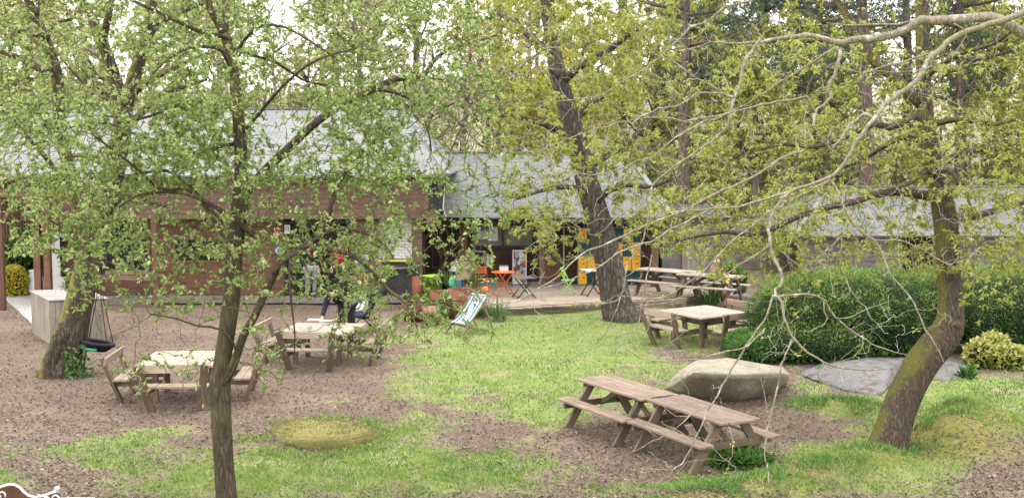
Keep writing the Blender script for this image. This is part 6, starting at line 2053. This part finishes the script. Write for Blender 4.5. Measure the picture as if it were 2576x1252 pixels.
hedge('laurel_bush', 'green bush with pale flowers beyond the left porch posts', [lob(50, 610, 45, .75, .8, .6, 1.3), lob(90, 590, 45.5, .7, .7, .6, 1.6)], 4200, 'fern', 'shrub', L=(.1, .2), wd=.55, seed=9)
hedge('yellow_shrub', 'yellow flowering low shrub beside the white sack beyond the path', [lob(35, 690, 43.2, .5, .6, .5, .5)], 2200, 'yellow_flower', 'shrub', L=(.06, .13), wd=.6, seed=12)

def tuft(name, label, loc, n, L, W, m, spread=.8, cat='plant', hmin=.35, droop=.35, rad=.12):
    """strap leaves arching out of one crown: each leaf is a chain of three quads"""
    o = thing(name, label, cat, loc)
    V, Q, A = [], [], []
    b = 0
    for i in range(n):
        a = rng.uniform(0, 2 * math.pi)
        l = rng.uniform(*L); w_ = rng.uniform(*W)
        out = rng.uniform(.1, spread)
        st = np.array([math.cos(a) * rad * rng.random(), math.sin(a) * rad * rng.random(), 0])
        dr = np.array([math.cos(a), math.sin(a), 0]); sd_ = np.array([-math.sin(a), math.cos(a), 0])
        K = 5
        for k in range(K + 1):
            t_ = k / K
            p = st + dr * l * out * t_ + np.array([0, 0, l * (t_ * math.sqrt(max(.05, 1 - out * out * .8)) - droop * out * t_ ** 2.4)])
            ww = w_ * (1 - t_ ** 2.2) * .5 + .001
            V += [p - sd_ * ww, p + sd_ * ww]
        for k in range(K): Q.append((b + 2 * k, b + 2 * k + 1, b + 2 * k + 3, b + 2 * k + 2))
        A += [np.clip(rng.normal(.5, .25), 0, 1)] * (2 * (K + 1))
        b += 2 * (K + 1)
    np_mesh('leaves', np.array(V), np.array(Q), MAT[m], o, True, {'rnd': A})
    mb = MB(); mb.lathe([(0, -.02), (rad * .9, -.01), (rad * .6, .07), (0, .09)], n=10); mb.build('crown', MAT['bark_grey'], o)
    return o
p = G(1128, 772)
tuft('spiky_plant', 'spiky upright plant in the planter left of the birdhouse', (p.x, p.y, .72), 46, (.5, .8), (.03, .05), 'blade_plant', .75)
p = G(1190, 776)
tuft('spiky_plant', 'spiky upright plant right of the birdhouse behind the deck chair', (p.x, p.y, .70), 46, (.5, .85), (.03, .05), 'blade_plant', .75)
p = G(1212, 796)
tuft('daylily_clump', 'arching strap leaved clump against the back of the deck chair', (p.x, p.y, 0), 90, (.7, 1.2), (.025, .045), 'blade_plant', .95, 'plant', .3, .6, .25)
p = G(1250, 806)
tuft('daylily_clump', 'lower strap leaved clump at the left corner of the deck', (p.x, p.y, 0), 80, (.5, .95), (.025, .04), 'blade_plant', 1.0, 'plant', .3, .6, .3)
p = G(1782, 770)
tuft('ornamental_grass', 'rounded tuft of green strap leaves at the front right of the deck', (p.x, p.y, .05), 150, (.6, 1.0), (.025, .05), 'blade_plant', 1.0, 'plant', .3, .75, .3)
p = G(1822, 752)
hedge('leafy_shrub', 'light green leafy shrub behind the garden gnome', [(p.x + .35, p.y + .6, .6, .5, .4, .55)], 2400, 'fern', 'shrub', L=(.1, .2), wd=.5, seed=15)
hedge('pot_plant', 'trailing leafy plant spilling from the rusty planters', [tuple(G(1128, 800)[:2]) + (.45, .30, .28, .42)], 1500, 'leaf_spring', 'plant', L=(.06, .11), wd=.55, seed=16)
p = G(1850, 1172)
hedge('fern_plant', 'low bright green fern under the end of the near picnic tables', [(p.x, p.y, .1, .42, .34, .2)], 1500, 'fern', 'plant', L=(.08, .17), wd=.3, seed=18)
p = G(1895, 1168)
hedge('fern_plant', 'small green fern right of the near picnic table leg', [(p.x, p.y, .08, .3, .26, .16)], 800, 'fern', 'plant', L=(.07, .14), wd=.3, seed=19)
p = G(2435, 952)
tuft('broadleaf_plant', 'broad leaved green plant beside the flat rock', (p.x, p.y, 0), 34, (.3, .5), (.09, .14), 'fern', .95, 'plant', .3, .5, .15)
p = G(2290, 1110)
tuft('broadleaf_plant', 'broad leaved green plant at the foot of the leaning oak', (p.x, p.y, .05), 26, (.25, .42), (.07, .11), 'fern', .95, 'plant', .3, .5, .12)
p = G(2060, 935)
tuft('broadleaf_plant', 'small green weed at the left end of the flat rock', (p.x, p.y, 0), 16, (.15, .25), (.06, .09), 'fern', .95, 'plant', .3, .5, .06)
# uncounted tall grass round the bank
n = 5200
i = rng.integers(0, len(RIDGE) - 1, n)
tt = rng.random(n)[:, None]
Rg = np.array(RIDGE)
q = Rg[i] * (1 - tt) + Rg[i + 1] * tt + rng.normal(size=(n, 2)) * .22
q2 = np.array(HUM[0]) + rng.random((2400, 1)) * (np.array(HUM[1]) - np.array(HUM[0])) + rng.normal(size=(2400, 2)) * .38
q = np.vstack([q, q2]); n = len(q)
cl = np.array([mnoise.noise(Vector((a * 1.6, b * 1.6, 3))) for a, b in q])
q = q[cl > -.05]; n = len(q)
d = unit(n) * .6; d[:, 2] = np.abs(d[:, 2]) + .5
tg = leaves('bank_grass', np.stack([q[:, 0], q[:, 1], relief(q[:, 0], q[:, 1])], 1), d, unit(n), rng.uniform(.08, .2, n), rng.uniform(.01, .022, n), MAT['fern'], None, 0, .3, np.clip(rng.normal(.75, .2, n), 0, 1))
tag(tg, kind='stuff')

# ---------------------------------------------------------------- rocks
def rock(name, label, pts_prof, loc, m, cat='rock', seed=0, sub=4, rough=.06):
    """faceted boulder: convex hull of given points, subdivided and roughened"""
    bmx = bmesh.new()
    for p in pts_prof: bmx.verts.new(p)
    bmesh.ops.convex_hull(bmx, input=bmx.verts)
    bmesh.ops.triangulate(bmx, faces=bmx.faces)
    bmesh.ops.subdivide_edges(bmx, edges=bmx.edges, cuts=5, use_grid_fill=True)
    for _ in range(0 if sub == 1 else 2): bmesh.ops.smooth_vert(bmx, verts=bmx.verts, factor=.35 if sub == 1 else .5, use_axis_x=True, use_axis_y=True, use_axis_z=True)
    for v in bmx.verts:
        s = mnoise.fractal(v.co * 2.2 + Vector((seed, 0, 0)), 1, 2, 4)
        v.co += v.co.normalized() * s * rough
    me = bpy.data.meshes.new(name); bmx.to_mesh(me); bmx.free()
    for p in me.polygons: p.use_smooth = True
    me.materials.append(MAT[m])
    o = link(bpy.data.objects.new(name, me)); o.location = loc
    return tag(o, label, cat)
def W2(px, py, z): return G(px, py, z)
c = G(1820, 985)
def bp(px, py, z):
    v = G(px, py, z) - c
    return (v.x, v.y, v.z)
rock('boulder', 'big pale angular boulder behind the near picnic tables', [
    bp(1668, 980, -.05), bp(1702, 992, -.05), bp(1780, 1008, -.05), bp(1858, 1014, -.05), bp(1936, 996, -.05), bp(1978, 962, .0), bp(1688, 952, .30),
    bp(1744, 938, .74), bp(1850, 943, .73), bp(1972, 939, .64), bp(1988, 944, .42), bp(1715, 928, .58), bp(1755, 903, .76), bp(1830, 900, .78), bp(1968, 922, .62),
    bp(1780, 940, -.2), bp(1950, 930, -.2)], c, 'boulder', 'boulder', 3, 1, .022)
c = G(2140, 960)
rock('flat_rock', 'flat grey rock slab half sunk in the bank below the hedge', [bp(2000, 938, 0), bp(2080, 905, .05), bp(2180, 895, .12), bp(2280, 898, .12), bp(2250, 965, .05), bp(2210, 1000, -.02), bp(2130, 985, 0), bp(2050, 955, .02), bp(2120, 928, .26), bp(2160, 915, .30), bp(2235, 925, .34), bp(2140, 950, -.25)], c, 'slab_rock', 'rock', 5, 1, .05)
c = G(2390, 935)
rock('flat_rock', 'smaller flat grey rock right of the leaning trunk', [bp(2330, 925, 0), bp(2390, 895, .1), bp(2440, 915, .08), bp(2455, 945, 0), bp(2400, 965, -.02), bp(2330, 960, -.02), bp(2390, 930, .15), bp(2390, 930, -.25)], c, 'slab_rock', 'rock', 8, 4, .03)
c = G(825, 1095)
rock('mossy_rock', 'low mossy yellow rock mound on the bark in the left foreground', [bp(655, 1095, -.22), bp(690, 1140, -.22), bp(800, 1160, -.22), bp(910, 1150, -.22), bp(1000, 1115, -.22), bp(940, 1082, .18), bp(710, 1068, .22), bp(745, 1052, .30), bp(820, 1054, .36), bp(880, 1062, .30), bp(820, 1075, -.3), bp(725, 1098, .20), bp(850, 1100, .27)], c, 'moss_rock', 'rock', 11, 4, .075)
# a fur of moss and short grass over the mossy rock, ragged at its foot
mr = bpy.data.objects['mossy_rock']
vv = np.array([v.co[:] for v in mr.data.vertices]); nv = np.array([v.normal[:] for v in mr.data.vertices])
ii = rng.integers(0, len(vv), 9000)
ok = (nv[ii][:, 2] > .05) & (vv[ii][:, 2] > -.02)
ii = ii[ok]; n = len(ii)
jit = rng.normal(size=(n, 3)) * [.05, .05, .004]
d = nv[ii] + unit(n) * .9
mo = leaves('moss', vv[ii] + jit, d, unit(n), rng.uniform(.02, .055, n), rng.uniform(.008, .02, n), MAT['moss_tuft'], mr, 0, .2)
mo['kind'] = 'stuff'
n = 5600
a = rng.uniform(0, 6.283, n); r_ = 1 + rng.normal(.0, .15, n)
cx_, cy_ = float(vv[:, 0].mean()), float(vv[:, 1].mean())
q = np.stack([c.x + cx_ + (np.ptp(vv[:, 0]) / 2) * np.cos(a) * r_, c.y + cy_ + (np.ptp(vv[:, 1]) / 2) * np.sin(a) * r_, np.zeros(n)], 1)
cl = np.array([mnoise.noise(Vector((p[0] * 1.5, p[1] * 1.5, 8))) for p in q])
q = q[cl > -.1]; n = len(q)
d = unit(n) * .7; d[:, 2] = np.abs(d[:, 2]) + .5
tag(leaves('rock_edge_grass', q, d, unit(n), rng.uniform(.05, .12, n), rng.uniform(.012, .022, n), MAT['grass_blade'], None, 0, .25), kind='stuff')
# stick and bark scraps lying on the grass
for (a, b, c2, d2, lb_) in ((1146, 1131, 1192, 1124, 'pale broken stick lying on the grass right of the mossy rock'), (1030, 1180, 1060, 1176, 'short thin stick on the patchy grass below the mossy rock')):
    p, q = G(a, b, .02), G(c2, d2, .02)
    o = thing('fallen_stick', lb_, 'stick', p)
    mb = MB(); mb.tube([(0, 0, 0), (q - p) * .5 + Vector((0, .03, .01)), q - p], [.02, .024, .012], 6); mb.build('wood', MAT['chair_wood'], o)

# dry winter stems in front of the long shed
def twiggy(label, px, Y, h, r, n, group='dry twiggy shrubs before the long shed'):
    x = X_(px, Y)
    T = Tree('dry_shrub', label, (x, Y, 0), group)
    T.root['category'] = 'shrub'
    for i in range(7):
        a = rng.uniform(0, 6.28); o = rng.uniform(.1, r)
        T.limb([(x + .1 * math.cos(a), Y + .1 * math.sin(a), 0), (x + o * .5 * math.cos(a), Y + o * .5 * math.sin(a), h * .5), (x + o * math.cos(a), Y + o * math.sin(a), h * rng.uniform(.75, 1))], [.022, .016, .008], .3)
    att = rng.normal(size=(n, 3)) * [r * .6, r * .5, h * .22] + [x, Y, h * .68]
    T.grow(att, .012, 0, .1, .8, 5, .004)
    T.wood('bark_limb', 'twig_brown', 7, 3)
for i, (px, h) in enumerate(((2010, 2.2), (2085, 1.9), (2160, 2.3), (2235, 2.0), (2310, 2.3), (2470, 2.1))):
    twiggy('brown leafless shrub in the row before the long shed, ' + ('leftmost', 'second from left', 'third from left', 'fourth from left', 'left of the leaning trunk', 'right of the leaning trunk')[i], px, 43.0, h, .9, 120)
# ================================================================ haze volume added to pale the distance: far trees fade a little
hz_m = bpy.data.materials.new('haze_air')
hz_m.use_nodes = True
ht = hz_m.node_tree
for nd in list(ht.nodes):
    if nd.type != 'OUTPUT_MATERIAL': ht.nodes.remove(nd)
pv = ht.nodes.new('ShaderNodeVolumePrincipled')
pv.inputs['Color'].default_value = (.94, .95, .95, 1)
pv.inputs['Density'].default_value = .002
pv.inputs['Anisotropy'].default_value = .2
ht.links.new(pv.outputs[0], ht.nodes['Material Output'].inputs['Volume'])
mb = MB(); mb.box((0, 0, 18), (420, 920, 44))
hzo = mb.build('haze', hz_m)
tag(hzo, kind='stuff')
scene.cycles.volume_bounces = 1
